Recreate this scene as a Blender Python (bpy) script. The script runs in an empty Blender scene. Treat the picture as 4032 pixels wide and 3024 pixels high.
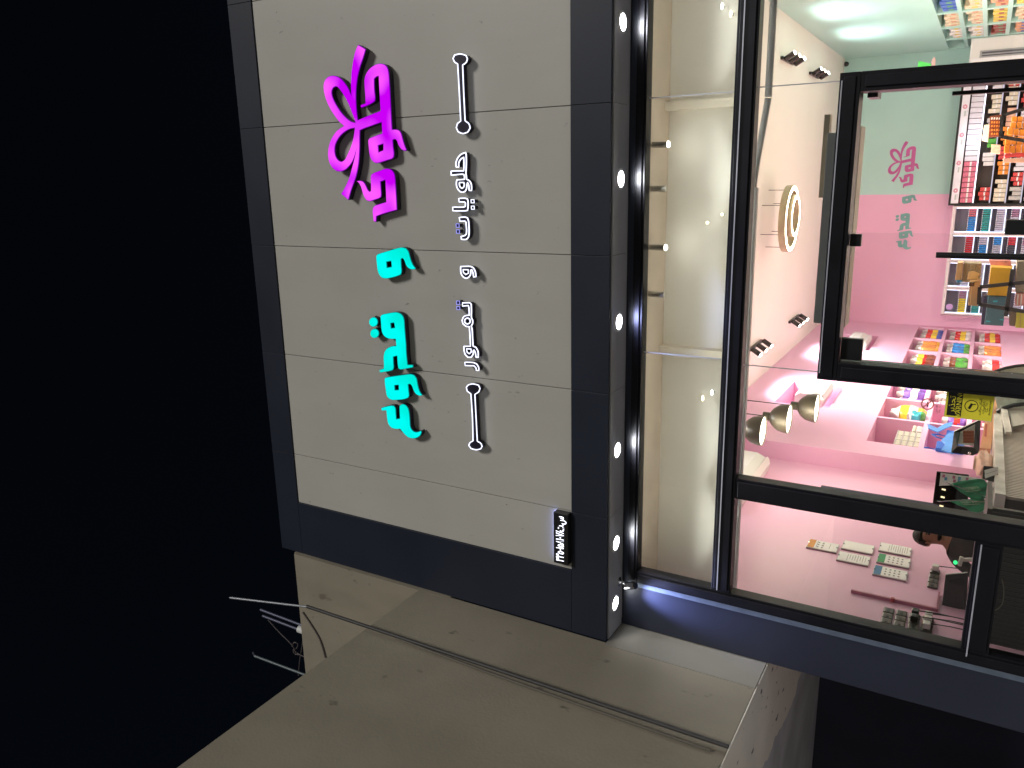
import bpy, bmesh, math, random
from mathutils import Vector, Matrix
random.seed(7)
C = bpy.context.scene.collection
SC = bpy.context.scene
PI = math.pi

# ------------------------------------------------------------------ camera
EYE = 1.6
F = 3126.41
RX = Vector((-0.0206019, 0.5029518, -0.8640689))   # picture right
RY = Vector((-0.9685055, -0.2245392, -0.1076065))  # picture down
RZ = Vector((-0.2481382, 0.8346386, 0.4917375))    # looking direction
cam = bpy.data.cameras.new('camera'); co = bpy.data.objects.new('camera', cam); C.objects.link(co)
cam.sensor_width = 36.0; cam.lens = F / 4032 * 36.0; cam.clip_start = 0.05; cam.clip_end = 2000
co.matrix_world = Matrix(((RX.x, -RY.x, -RZ.x, 0), (RX.y, -RY.y, -RZ.y, 0), (RX.z, -RY.z, -RZ.z, EYE), (0, 0, 0, 1)))
SC.camera = co

# ------------------------------------------------------------------ world, moonlit town glow, exposure
SUN_EL, SUN_AZ = 30, 214            # degrees; azimuth measured from +Y clockwise
w = bpy.data.worlds.new('World'); SC.world = w; w.use_nodes = True
nt = w.node_tree; bg = nt.nodes['Background']; bg.inputs['Strength'].default_value = 0.0014
sky = nt.nodes.new('ShaderNodeTexSky'); sky.sky_type = 'NISHITA'; sky.sun_disc = False
sky.sun_elevation = math.radians(SUN_EL); sky.sun_rotation = math.radians(SUN_AZ)
nt.links.new(sky.outputs['Color'], bg.inputs['Color'])
sl = bpy.data.lights.new('sun', 'SUN'); so = bpy.data.objects.new('sun', sl); C.objects.link(so)
sl.energy = 1.45; sl.angle = math.radians(14); sl.color = (1.0, 0.965, 0.925)
az = math.radians(SUN_AZ); el = math.radians(SUN_EL)
sd = Vector((math.sin(az) * math.cos(el) * -1, math.cos(az) * math.cos(el), math.sin(el)))
so.rotation_euler = sd.to_track_quat('Z', 'Y').to_euler()
vs = SC.view_settings
vs.view_transform = 'Standard'; vs.look = 'None'; vs.exposure = 0.0; vs.gamma = 1.0; vs.use_curve_mapping = False
SC.cycles.max_bounces = 10; SC.cycles.diffuse_bounces = 5; SC.cycles.glossy_bounces = 4; SC.cycles.transparent_max_bounces = 16
SC.cycles.sample_clamp_indirect = 6.0; SC.cycles.caustics_reflective = False; SC.cycles.caustics_refractive = False

# ------------------------------------------------------------------ helpers
def at(px, py, X=None, Y=None, Z=None):
    """Point of the photograph on a plane of the place (X, Y metres; Z metres above the street)."""
    r = RX * ((px - 2016) / F) + RY * ((py - 1512) / F) + RZ
    if X is not None: k = X / r.x
    elif Y is not None: k = Y / r.y
    else: k = (Z - EYE) / r.z
    return Vector((r.x * k, r.y * k, r.z * k + EYE))

def lin(c):
    return tuple(((v / 255) / 12.92 if v / 255 <= .04045 else ((v / 255 + .055) / 1.055) ** 2.4) for v in c)

MATS = {}
def mat(name, col, rough=.5, metal=0., var=.06, scale=3., bump=0., bscale=60., spec=.5, coat=0., dark=None, emis=None, es=0.):
    if name in MATS: return MATS[name]
    m = bpy.data.materials.new(name); m.use_nodes = True; n = m.node_tree; b = n.nodes['Principled BSDF']
    b.inputs['Roughness'].default_value = rough; b.inputs['Metallic'].default_value = metal
    b.inputs['Specular IOR Level'].default_value = spec; b.inputs['Coat Weight'].default_value = coat
    tc = n.nodes.new('ShaderNodeTexCoord'); nz = n.nodes.new('ShaderNodeTexNoise')
    nz.inputs['Scale'].default_value = scale; nz.inputs['Detail'].default_value = 6
    n.links.new(tc.outputs['Object'], nz.inputs['Vector'])
    rp = n.nodes.new('ShaderNodeValToRGB'); rp.color_ramp.elements[0].position = .3; rp.color_ramp.elements[1].position = .7
    lo = dark or tuple(c * (1 - var) for c in col); hi = tuple(min(1, c * (1 + var)) for c in col)
    rp.color_ramp.elements[0].color = (*lo, 1); rp.color_ramp.elements[1].color = (*hi, 1)
    n.links.new(nz.outputs['Fac'], rp.inputs['Fac']); n.links.new(rp.outputs['Color'], b.inputs['Base Color'])
    mr = n.nodes.new('ShaderNodeMapRange'); mr.inputs['To Min'].default_value = max(0, rough - .06); mr.inputs['To Max'].default_value = min(1, rough + .06)
    n.links.new(nz.outputs['Fac'], mr.inputs['Value']); n.links.new(mr.outputs['Result'], b.inputs['Roughness'])
    if bump:
        n2 = n.nodes.new('ShaderNodeTexNoise'); n2.inputs['Scale'].default_value = bscale; n2.inputs['Detail'].default_value = 4
        n.links.new(tc.outputs['Object'], n2.inputs['Vector'])
        bp = n.nodes.new('ShaderNodeBump'); bp.inputs['Strength'].default_value = bump; bp.inputs['Distance'].default_value = .01
        n.links.new(n2.outputs['Fac'], bp.inputs['Height']); n.links.new(bp.outputs['Normal'], b.inputs['Normal'])
    if emis:
        b.inputs['Emission Color'].default_value = (*emis, 1); b.inputs['Emission Strength'].default_value = es
    MATS[name] = m
    return m

def spots(m, col, scale, lo, hi, stretch=(1, 1, 1), region=None):
    """dirt flecks of their own shape mixed over a material"""
    n = m.node_tree; b = n.nodes['Principled BSDF']; src = b.inputs['Base Color'].links[0].from_socket
    tc = n.nodes.new('ShaderNodeTexCoord'); mp = n.nodes.new('ShaderNodeMapping'); mp.inputs['Scale'].default_value = stretch
    nz = n.nodes.new('ShaderNodeTexNoise'); nz.inputs['Scale'].default_value = scale; nz.inputs['Detail'].default_value = 3; nz.inputs['Roughness'].default_value = .6
    rp = n.nodes.new('ShaderNodeValToRGB'); rp.color_ramp.elements[0].position = lo; rp.color_ramp.elements[1].position = hi
    n.links.new(tc.outputs['Object'], mp.inputs['Vector']); n.links.new(mp.outputs['Vector'], nz.inputs['Vector']); n.links.new(nz.outputs['Fac'], rp.inputs['Fac'])
    mx = n.nodes.new('ShaderNodeMix'); mx.data_type = 'RGBA'; mx.inputs['B'].default_value = (*col, 1)
    n.links.new(src, mx.inputs['A']); n.links.new(rp.outputs['Color'], mx.inputs['Factor']); n.links.new(mx.outputs['Result'], b.inputs['Base Color'])

def emat(name, col, s, c2=None, scale=4., lo=.4, hi=.62):
    if name in MATS: return MATS[name]
    m = bpy.data.materials.new(name); m.use_nodes = True; n = m.node_tree; n.nodes.clear()
    o = n.nodes.new('ShaderNodeOutputMaterial'); e = n.nodes.new('ShaderNodeEmission'); e.inputs['Strength'].default_value = s
    e.inputs['Color'].default_value = (*col, 1)
    if c2:
        tc = n.nodes.new('ShaderNodeTexCoord'); nz = n.nodes.new('ShaderNodeTexNoise'); nz.inputs['Scale'].default_value = scale; nz.inputs['Detail'].default_value = 1
        rp = n.nodes.new('ShaderNodeValToRGB'); rp.color_ramp.elements[0].position = lo; rp.color_ramp.elements[1].position = hi
        rp.color_ramp.elements[0].color = (*col, 1); rp.color_ramp.elements[1].color = (*c2, 1)
        n.links.new(tc.outputs['Object'], nz.inputs['Vector']); n.links.new(nz.outputs['Fac'], rp.inputs['Fac']); n.links.new(rp.outputs['Color'], e.inputs['Color'])
    n.links.new(e.outputs['Emission'], o.inputs['Surface'])
    MATS[name] = m
    return m

def glassmat(name, tint=(.98, .985, .98), ior=1.5, smudge=0.):
    m = bpy.data.materials.new(name); m.use_nodes = True; n = m.node_tree; n.nodes.clear()
    o = n.nodes.new('ShaderNodeOutputMaterial'); t = n.nodes.new('ShaderNodeBsdfTransparent'); t.inputs['Color'].default_value = (*tint, 1)
    g = n.nodes.new('ShaderNodeBsdfGlossy'); g.inputs['Roughness'].default_value = .015
    f = n.nodes.new('ShaderNodeFresnel'); f.inputs['IOR'].default_value = ior
    x = n.nodes.new('ShaderNodeMixShader'); n.links.new(f.outputs['Fac'], x.inputs['Fac'])
    n.links.new(t.outputs['BSDF'], x.inputs[1]); n.links.new(g.outputs['BSDF'], x.inputs[2])
    last = x.outputs['Shader']
    if smudge:
        d = n.nodes.new('ShaderNodeBsdfDiffuse'); d.inputs['Color'].default_value = (.75, .76, .74, 1)
        tc = n.nodes.new('ShaderNodeTexCoord'); nz = n.nodes.new('ShaderNodeTexNoise'); nz.inputs['Scale'].default_value = 5; nz.inputs['Detail'].default_value = 8
        mr = n.nodes.new('ShaderNodeMapRange'); mr.inputs['From Min'].default_value = .5; mr.inputs['From Max'].default_value = .8; mr.inputs['To Max'].default_value = smudge
        n.links.new(tc.outputs['Object'], nz.inputs['Vector']); n.links.new(nz.outputs['Fac'], mr.inputs['Value'])
        x2 = n.nodes.new('ShaderNodeMixShader'); n.links.new(mr.outputs['Result'], x2.inputs['Fac'])
        n.links.new(last, x2.inputs[1]); n.links.new(d.outputs['BSDF'], x2.inputs[2]); last = x2.outputs['Shader']
    n.links.new(last, o.inputs['Surface'])
    return m

class MB:
    def __init__(s): s.v = []; s.f = []; s.m = []
    def add(s, vs, fs, mi=0):
        o = len(s.v); s.v += [tuple(p) for p in vs]; s.f += [tuple(i + o for i in f) for f in fs]; s.m += [mi] * len(fs); return s
    def box(s, x0, x1, y0, y1, z0, z1, mi=0):
        x0, x1 = sorted((x0, x1)); y0, y1 = sorted((y0, y1)); z0, z1 = sorted((z0, z1))
        return s.add([(x0, y0, z0), (x1, y0, z0), (x1, y1, z0), (x0, y1, z0), (x0, y0, z1), (x1, y0, z1), (x1, y1, z1), (x0, y1, z1)],
                     [(0, 3, 2, 1), (4, 5, 6, 7), (0, 1, 5, 4), (1, 2, 6, 5), (2, 3, 7, 6), (3, 0, 4, 7)], mi)
    def bar(s, a, b, w, h=None, up=(0, 0, 1), mi=0):
        a = Vector(a); b = Vector(b); h = h or w; d = (b - a).normalized(); u = Vector(up)
        if abs(d.dot(u)) > .95: u = Vector((0, 1, 0))
        r = d.cross(u).normalized(); u = r.cross(d).normalized()
        vs = [p + r * (sx * w / 2) + u * (sy * h / 2) for p in (a, b) for sx, sy in ((-1, -1), (1, -1), (1, 1), (-1, 1))]
        return s.add(vs, [(0, 3, 2, 1), (4, 5, 6, 7), (0, 1, 5, 4), (1, 2, 6, 5), (2, 3, 7, 6), (3, 0, 4, 7)], mi)
    def lathe(s, a, b, prof, n=20, mi=0, cap=(True, True)):
        """prof: list of (t along a->b in metres, radius)"""
        a = Vector(a); d = (Vector(b) - a).normalized(); u = Vector((0, 0, 1)) if abs(d.z) < .9 else Vector((1, 0, 0))
        r = d.cross(u).normalized(); u = r.cross(d)
        vs = []; fs = []
        for t, ra in prof:
            for i in range(n):
                th = 2 * PI * i / n; vs.append(a + d * t + (r * math.cos(th) + u * math.sin(th)) * ra)
        for j in range(len(prof) - 1):
            for i in range(n):
                k = (i + 1) % n; fs.append((j * n + i, j * n + k, (j + 1) * n + k, (j + 1) * n + i))
        if cap[0]: fs.append(tuple(range(n - 1, -1, -1)))
        if cap[1]: fs.append(tuple((len(prof) - 1) * n + i for i in range(n)))
        return s.add(vs, fs, mi)
    def cyl(s, a, b, r, n=20, r2=None, mi=0):
        L = (Vector(b) - Vector(a)).length
        return s.lathe(a, b, [(0, r), (L, r if r2 is None else r2)], n, mi)
    def tube(s, pts, r, n=8, mi=0):
        pts = [Vector(p) for p in pts]; vs = []; fs = []; up = Vector((0, 0, 1))
        for i, p in enumerate(pts):
            d = (pts[min(i + 1, len(pts) - 1)] - pts[max(i - 1, 0)]).normalized()
            u = up if abs(d.dot(up)) < .95 else Vector((1, 0, 0)); a = d.cross(u).normalized(); b = a.cross(d)
            for k in range(n):
                th = 2 * PI * k / n; vs.append(p + (a * math.cos(th) + b * math.sin(th)) * r)
        for j in range(len(pts) - 1):
            for i in range(n):
                k = (i + 1) % n; fs.append((j * n + i, j * n + k, (j + 1) * n + k, (j + 1) * n + i))
        fs.append(tuple(range(n - 1, -1, -1))); fs.append(tuple((len(pts) - 1) * n + i for i in range(n)))
        return s.add(vs, fs, mi)
    def poly(s, pts, th, mi=0):
        """flat polygon list of Vectors given a thickness vector"""
        pts = [Vector(p) for p in pts]; th = Vector(th); n = len(pts)
        return s.add(pts + [p + th for p in pts], [tuple(range(n)), tuple(range(2 * n - 1, n - 1, -1))] + [(i, i + n, (i + 1) % n + n, (i + 1) % n) for i in range(n)], mi)

def obj(name, mb, m, parent=None, smooth=False, bevel=0., origin=None):
    me = bpy.data.meshes.new(name)
    if isinstance(m, (list, tuple)):
        for q in m: me.materials.append(q)
    else: me.materials.append(m)
    o = Vector(origin) if origin is not None else Vector((0, 0, 0))
    if parent is not None and origin is None: o = Vector(parent['_loc'])
    me.from_pydata([tuple(Vector(v) - o) for v in mb.v], [], mb.f); me.update()
    if isinstance(m, (list, tuple)): me.polygons.foreach_set('material_index', mb.m)
    bm = bmesh.new(); bm.from_mesh(me); bmesh.ops.recalc_face_normals(bm, faces=bm.faces); bm.to_mesh(me); bm.free()
    if smooth:
        me.polygons.foreach_set('use_smooth', [True] * len(me.polygons)); me.set_sharp_from_angle(angle=math.radians(38))
    ob = bpy.data.objects.new(name, me); C.objects.link(ob)
    if parent is not None:
        ob.parent = parent
        ob['_loc'] = tuple(o)
        if origin is not None: ob.location = o - Vector(parent['_loc'])
    else:
        ob.location = o; ob['_loc'] = tuple(o)
    if bevel:
        b = ob.modifiers.new('bevel', 'BEVEL'); b.width = bevel; b.segments = 2; b.limit_method = 'ANGLE'
    return ob

def tag(o, label=None, cat=None, group=None, kind=None):
    if label: o['label'] = label
    if cat: o['category'] = cat
    if group: o['group'] = group
    if kind: o['kind'] = kind
    return o

def thing(name, label, cat, loc=(0, 0, 0), group=None):
    o = bpy.data.objects.new(name, None); C.objects.link(o); o.location = loc; o['_loc'] = tuple(loc); o.empty_display_size = .1
    return tag(o, label, cat, group)

def struct(name, mb, m, label=None, **k):
    return tag(obj(name, mb, m, **k), label, None, None, 'structure')

def copy_tree(o, loc=None, parent=None):
    c = o.copy(); C.objects.link(c)
    if parent: c.parent = parent
    if loc is not None: c.location = loc
    for ch in list(o.children): copy_tree(ch, None, c)
    return c

def outline(pts, sub=5, corner=38):
    """closed outline; gentle turns become curves, sharp ones stay corners"""
    P = [Vector(p[:2]) for p in pts]; n = len(P); out = []
    def is_c(i):
        a = (P[i] - P[i - 1]); b = (P[(i + 1) % n] - P[i])
        return a.length < 1e-9 or b.length < 1e-9 or abs(math.degrees(a.angle(b))) > corner
    cs = [is_c(i) for i in range(n)]
    for i in range(n):
        j = (i + 1) % n; a = P[i]; b = P[j]; L = (b - a).length
        if cs[i] and cs[j]: out.append(a); continue
        ta = (b - a) if cs[i] else (P[j] - P[i - 1]).normalized() * L
        tb = (b - a) if cs[j] else (P[(j + 1) % n] - P[i]).normalized() * L
        for k in range(sub):
            t = k / sub; h00 = 2 * t**3 - 3 * t**2 + 1; h10 = t**3 - 2 * t**2 + t; h01 = -2 * t**3 + 3 * t**2; h11 = t**3 - t**2
            out.append(a * h00 + ta * h10 + b * h01 + tb * h11)
    return out

def curve_mesh(loops, depth, off=0.):
    """filled shape with holes in local x, y; z from -depth/2 to depth/2"""
    cu = bpy.data.curves.new('t', 'CURVE'); cu.dimensions = '2D'; cu.fill_mode = 'BOTH'; cu.extrude = depth / 2; cu.offset = off
    for L in loops:
        s = cu.splines.new('POLY'); s.points.add(len(L) - 1); s.use_cyclic_u = True
        for i, p in enumerate(L): s.points[i].co = (p[0], p[1], 0, 1)
    o = bpy.data.objects.new('t', cu); C.objects.link(o); dg = bpy.context.evaluated_depsgraph_get(); dg.update()
    me = bpy.data.meshes.new_from_object(o.evaluated_get(dg)); bpy.data.objects.remove(o); bpy.data.curves.remove(cu)
    return me

def plate(name, loops, y0, y1, m, parent=None, off=0., s=(1, 1), t=(0, 0)):
    """shape drawn in (X, Z), standing between depths y0 and y1"""
    loops = [[(p[0] * s[0] + t[0], p[1] * s[1] + t[1]) for p in L] for L in loops]
    me = curve_mesh(loops, abs(y1 - y0), off); me.name = name
    pl = Vector(parent['_loc']) if parent else Vector((0, 0, 0))
    for v in me.vertices:
        x, y, z = v.co; v.co = Vector((x, (y0 + y1) / 2 - z, y)) - pl
    me.materials.clear(); me.materials.append(m); me.update()
    o = bpy.data.objects.new(name, me); C.objects.link(o); o['_loc'] = tuple(pl)
    if parent: o.parent = parent
    return o

def text_mesh(name, body, size, m, loc, rot, parent=None, align='CENTER', depth=.001, space=1., sx=1.):
    cu = bpy.data.curves.new('t', 'FONT'); cu.body = body; cu.size = size; cu.extrude = depth; cu.align_x = align; cu.align_y = 'CENTER'; cu.space_character = space
    o = bpy.data.objects.new('t', cu); C.objects.link(o); dg = bpy.context.evaluated_depsgraph_get(); dg.update()
    me = bpy.data.meshes.new_from_object(o.evaluated_get(dg)); bpy.data.objects.remove(o); bpy.data.curves.remove(cu)
    me.name = name; me.materials.clear(); me.materials.append(m)
    ob = bpy.data.objects.new(name, me); C.objects.link(ob); ob.rotation_euler = rot; ob.scale = (sx, 1, 1)
    if parent: ob.parent = parent; ob.location = Vector(loc) - Vector(parent['_loc'])
    else: ob.location = loc
    return ob

def lamp(name, kind, loc, power, col, parent=None, aim=None, angle=90, blend=.6, size=.05):
    l = bpy.data.lights.new(name, kind); l.energy = power; l.color = col
    if kind == 'SPOT': l.spot_size = math.radians(angle); l.spot_blend = blend; l.shadow_soft_size = size
    elif kind == 'POINT': l.shadow_soft_size = size
    o = bpy.data.objects.new(name, l); C.objects.link(o)
    pl = Vector(parent['_loc']) if parent else Vector((0, 0, 0))
    o.location = Vector(loc) - pl
    if parent: o.parent = parent
    if aim is not None: o.rotation_euler = (-Vector(aim)).to_track_quat('Z', 'Y').to_euler()
    return o

# ------------------------------------------------------------------ materials
panelM = mat('warm grey aluminium panel', (.53, .522, .476), .42, 0, .03, 1.2, .03, 3)
spots(panelM, (.27, .26, .25), 9, .70, .75, (2.2, 1, 1))
spots(panelM, (.505, .496, .452), 1.6, .40, .85, (2.4, 1, .5))
navyM = mat('navy aluminium panel', (.016, .021, .037), .48, 0, .10, 1.5, .02, 10, .45)
soffM = mat('soffit with painted sheen', (.46, .46, .47), .30, .0, .10, 1.5, .02, 10, .9, .5)  # pale base stands in for bright glass mirrored in the navy soffit
navyM2 = mat('navy cladding column', (.023, .027, .044), .42, 0, .08, 2, .02, 10)
blackM = mat('black anodised frame', (.007, .007, .010), .42, 0, .2, 5, .02, 40, .28)
trimM = mat('blue grey trim', (.13, .165, .21), .5, .2, .15, 8)
gasketM = mat('pale sealing line', (.45, .46, .50), .4, 0, .1, 9)
beigeM = mat('beige painted render', (.30, .268, .205), .92, 0, .12, .7, .25, 40)
spots(beigeM, (.16, .14, .11), 4.5, .66, .72, (1, 1, .6))
spots(beigeM, (.20, .178, .136), 1.1, .45, .85, (1, .5, .35))
spots(beigeM, (.34, .30, .24), .8, .50, .90, (1, 1, 1))
stripM = mat('lit strip render', (.27, .255, .215), .85, 0, .06, 1.4, .15, 30)  # same wall as the beige render; lit side of the shadow line painted separately
spots(stripM, (.15, .14, .125), 6, .70, .73, (1, 1, .5))
whiteM = mat('matt white', (.76, .76, .74), .55, 0, .03, 3)
ceilM = mat('ceiling paint', (.84, .80, .74), .75, 0, .03, .6)
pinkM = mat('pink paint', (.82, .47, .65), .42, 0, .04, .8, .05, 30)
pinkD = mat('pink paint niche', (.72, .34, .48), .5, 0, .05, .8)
mintM = mat('mint paint', (.44, .70, .64), .34, 0, .04, .8, .05, 30)
floorM = mat('pale floor tile', (.55, .5, .47), .25, 0, .06, 1)
streetM = mat('paving lightened for bounce', (.66, .64, .60), .9, 0, .25, 2, .5, 80)  # unseen street and pavement lightened to bounce light up to the soffit
paveM = mat('pavement concrete', (.62, .60, .57), .85, 0, .12, 2, .3, 50)
steelM = mat('grey steel', (.72, .74, .73), .5, 0, .08, 3)
creamM = mat('cream edge', (.72, .62, .46), .5, 0, .06, 8)
chromeM = mat('chrome', (.75, .75, .77), .12, 1, .03, 5)
marbleM = mat('white marble', (.82, .80, .75), .25, 0, .1, 4, 0, 0, .5, 0, (.60, .58, .54))
darkM = mat('dark fluted panel', (.060, .050, .045), .45, 0, .15, 6)
darkB = mat('black plastic', (.012, .012, .013), .35, 0, .2, 8)
screenM = mat('black glass screen', (.010, .009, .010), .08, 0, .2, 8)
metalD = mat('dark metal rack', (.045, .038, .04), .45, .3, .1, 6)
retM = mat('dark letter return', (.018, .014, .03), .45, .2, .1, 10)
glassM = glassmat('window glass')
glassU = glassmat('smeared window glass', (.96, .97, .95), 1.5, .015)
clearM = glassmat('clear acrylic', (.93, .95, .95), 1.45)
goldM = mat('brass finish', (.50, .42, .28), .45, .3, .1, 8)
shadeM = mat('olive grey lamp shade', (.085, .076, .055), .38, .2, .08, 6)
cableM = mat('black cable', (.02, .02, .02), .6)
paperM = mat('white paper', (.93, .92, .90), .6, 0, .03, 9)

# ------------------------------------------------------------------ ground
struct('street', MB().box(-60, 60, -80, 4.2, -.3, 0), streetM)
struct('pavement', MB().box(-60, 60, 4.2, 6.46, -.3, .14), paveM)
struct('ground', MB().box(-300, 300, -300, 300, -.6, -.305), streetM)

# ------------------------------------------------------------------ the shop building: facade
SB = thing('shop_building', 'sweet shop building with a navy framed grey sign fascia over a black glazed front', 'building', (0, 6.3, 0))
XS = [-3.55, -2.96, -1.80, -.62, .58, 1.77, 2.96]
fr = MB().box(-4.18, 3.6, 6.135, 6.455, 4.245, 8.42)
obj('fascia_core', fr, mat('joint filler', (.30, .29, .27), .7), SB)
g = .0035
for i in range(len(XS) - 1):
    obj('cladding_panel', MB().box(XS[i] + g, XS[i + 1] - g, 6.115, 6.135, 4.59 + g, 8.10 - g), panelM, SB, bevel=.002)
BX = [-4.19] + XS[1:] + [3.6]
for i in range(len(BX) - 1):
    a, b = BX[i] + (0 if i == 0 else .002), BX[i + 1] - .002
    obj('border_panel', MB().box(a, b, 6.10, 6.14, 4.236, 4.59), navyM, SB, bevel=.002)
    obj('border_panel', MB().box(a, b, 6.10, 6.14, 8.10, 8.43), navyM, SB, bevel=.002)
    obj('soffit_panel', MB().box(a, b, 6.142, 6.46, 4.226, 4.243), soffM, SB, bevel=.001)
obj('border_panel', MB().box(-4.19, -3.55, 6.10, 6.14, 4.593, 8.097), navyM, SB, bevel=.002)
obj('border_panel', MB().box(2.96, 3.6, 6.10, 6.14, 4.593, 8.097), navyM, SB, bevel=.002)
obj('end_panel', MB().box(-4.195, -4.18, 6.14, 6.46, 4.236, 8.43), navyM, SB)
obj('head_panel', MB().box(-3.76, 3.6, 6.46, 6.50, 4.165, 4.225), navyM, SB)
obj('corner_column', MB().box(-4.19, -3.762, 6.462, 6.568, .14, 4.224), navyM2, SB, bevel=.003)
obj('reveal_trim', MB().box(-3.76, -3.712, 6.448, 6.56, .14, 4.16), trimM, SB, bevel=.004)
obj('right_column', MB().box(3.2, 3.6, 6.462, 6.568, .14, 4.224), navyM2, SB)
obj('roof', MB().box(-4.18, 3.6, 6.47, 22.6, 6.8, 7.0), paveM, SB)
obj('outer_wall', MB().box(-4.18, 3.6, 6.46, 6.6, 4.26, 8.1), paveM, SB)
# window frame members (two-step aluminium profiles)
def member(x0, x1, z0, z1, y=6.445, parent=SB, name='frame_member'):
    b = MB().box(x0, x1, y, 6.57, z0, z1)
    e = .022
    if x1 - x0 > z1 - z0: b.box(x0 + e, x1 - e, y - .016, y, z0 + e, z1 - e) if (z1 - z0) > .08 else None
    else: b.box(x0 + e, x1 - e, y - .016, y, z0 + e, z1 - e) if (x1 - x0) > .08 else None
    return obj(name, b, blackM, parent, bevel=.004)
WF = SB
member(-3.71, 3.2, 4.075, 4.165)
member(-3.71, -3.595, .2, 4.073)
member(-3.594, 3.2, 3.20, 3.365)
member(-2.69, -2.505, .2, 3.198)
member(-3.594, -2.692, 1.215, 1.40)
member(-3.594, -2.692, .2, .42)
member(-2.503, -1.56, .2, .42)
member(.70, 3.2, .2, .42)
obj('sealing_line', MB().box(-3.58, 3.2, 6.424, 6.43, 3.305, 3.314), gasketM, SB)
obj('sealing_line', MB().box(-3.64, -2.70, 6.424, 6.43, 1.352, 1.362), gasketM, SB)
# glass panes
def pane(x0, x1, z0, z1, m=glassM, y=6.505): return obj('glass_pane', MB().box(x0, x1, y, y + .003, z0, z1), m, SB)
J1, J2 = .63, -1.49
pane(-3.6, J2 - .004, 3.36, 4.08, glassU); pane(J2 + .004, J1 - .004, 3.36, 4.08, glassU); pane(J1 + .004, 3.2, 3.36, 4.08, glassU)
pane(-3.6, -2.68, 1.39, 3.21); pane(-3.6, -2.68, .4, 1.22)
pane(-2.51, -1.524, .4, 3.21); pane(-1.516, .646, 2.60, 3.21); pane(.654, 3.2, .4, 3.21)
for x, z0, z1 in ((J1, 3.365, 4.075), (J2, 3.365, 4.075), (-1.52, 2.6, 3.2), (.65, 2.6, 3.2)):
    obj('silicone_joint', MB().box(x - .004, x + .004, 6.503, 6.510, z0, z1), gasketM, SB)
# door set
DR = SB
for nm, b in (('door_jamb', (-1.555, -1.41, .15, 2.458)), ('door_jamb', (.56, .695, .15, 2.458)), ('door_head', (-1.555, .695, 2.46, 2.60))):
    x0, x1, z0, z1 = b
    q = MB().box(x0, x1, 6.40, 6.60, z0, z1)
    e = .03
    q.box(x0 + e, x1 - e, 6.385, 6.40, z0 + (e if nm != 'door_jamb' else 0), z1 - e)
    obj(nm, q, blackM, SB, bevel=.004)
obj('sealing_line', MB().box(-1.50, .64, 6.378, 6.386, 2.578, 2.586), gasketM, SB)
LL = obj('door_leaf', MB().box(-1.40, -.43, 6.50, 6.51, .17, 2.44), glassM, SB, origin=(-1.4, 6.5, .17))
obj('patch_fitting', MB().box(-1.40, -1.23, 6.48, 6.53, 2.30, 2.455), darkB, LL, bevel=.003)
obj('patch_fitting', MB().box(-.53, -.44, 6.48, 6.53, 2.375, 2.455), darkB, LL, bevel=.003)
h = MB().cyl((-.575, 6.44, 1.87), (-.575, 6.44, .55), .021, 16)
for z in (.7, 1.7): h.cyl((-.575, 6.44, z), (-.575, 6.505, z), .012, 10)
obj('pull_handle', h, darkB, LL, smooth=True)
obj('door_lock', MB().box(-.43, -.33, 6.47, 6.54, 1.02, 1.47), darkB, LL, bevel=.003)
RL = obj('door_leaf', MB().poly([(.575, 6.58, .17), (.645, 7.53, .17), (.645, 7.53, 2.42), (.575, 6.58, 2.42)], (-.010, 0, 0)), glassmat('open leaf glass', (.93, .96, .95), 1.6), SB, origin=(.575, 6.58, .17))
RL['label'] = 'glass leaf standing open into the shop'
obj('patch_fitting', MB().box(.53, .60, 6.58, 6.78, 2.36, 2.43), darkB, RL)
h = MB()
for dx in (-.05, .065): h.box(.635 + dx - .014, .635 + dx + .014, 7.36, 7.42, .6, 1.92)
h.box(.575, .70, 7.37, 7.41, 1.2, 1.23); h.box(.575, .70, 7.37, 7.41, .8, .83)
obj('pull_handle', h, darkB, RL)
# number box
NB = thing('number_sign', 'small black box sign with glowing white digits at the bottom left of the grey panel', 'sign', (-3.22, 6.08, 4.66))
obj('box_body', MB().box(-3.475, -2.965, 6.035, 6.11, 4.594, 4.742), darkB, NB, bevel=.004)
ledM = emat('white led', (.86, .88, 1), 3.2)
tx = text_mesh('digits', '٣٣٥٠١٥٨١٠٧/ت.س', .118, ledM, (-3.22, 6.033, 4.672), (PI / 2, 0, 0), NB, space=1.0)
bb = [v.co for v in tx.data.vertices]; wid = max(v.x for v in bb) - min(v.x for v in bb); print('digits width', wid)
tx.scale = (.45 / wid, 1.0, 1)
obj('back_light', MB().box(-3.46, -2.98, 6.09, 6.108, 4.744, 4.756), emat('blue led strip', (.35, .42, 1), 9), NB)

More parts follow.
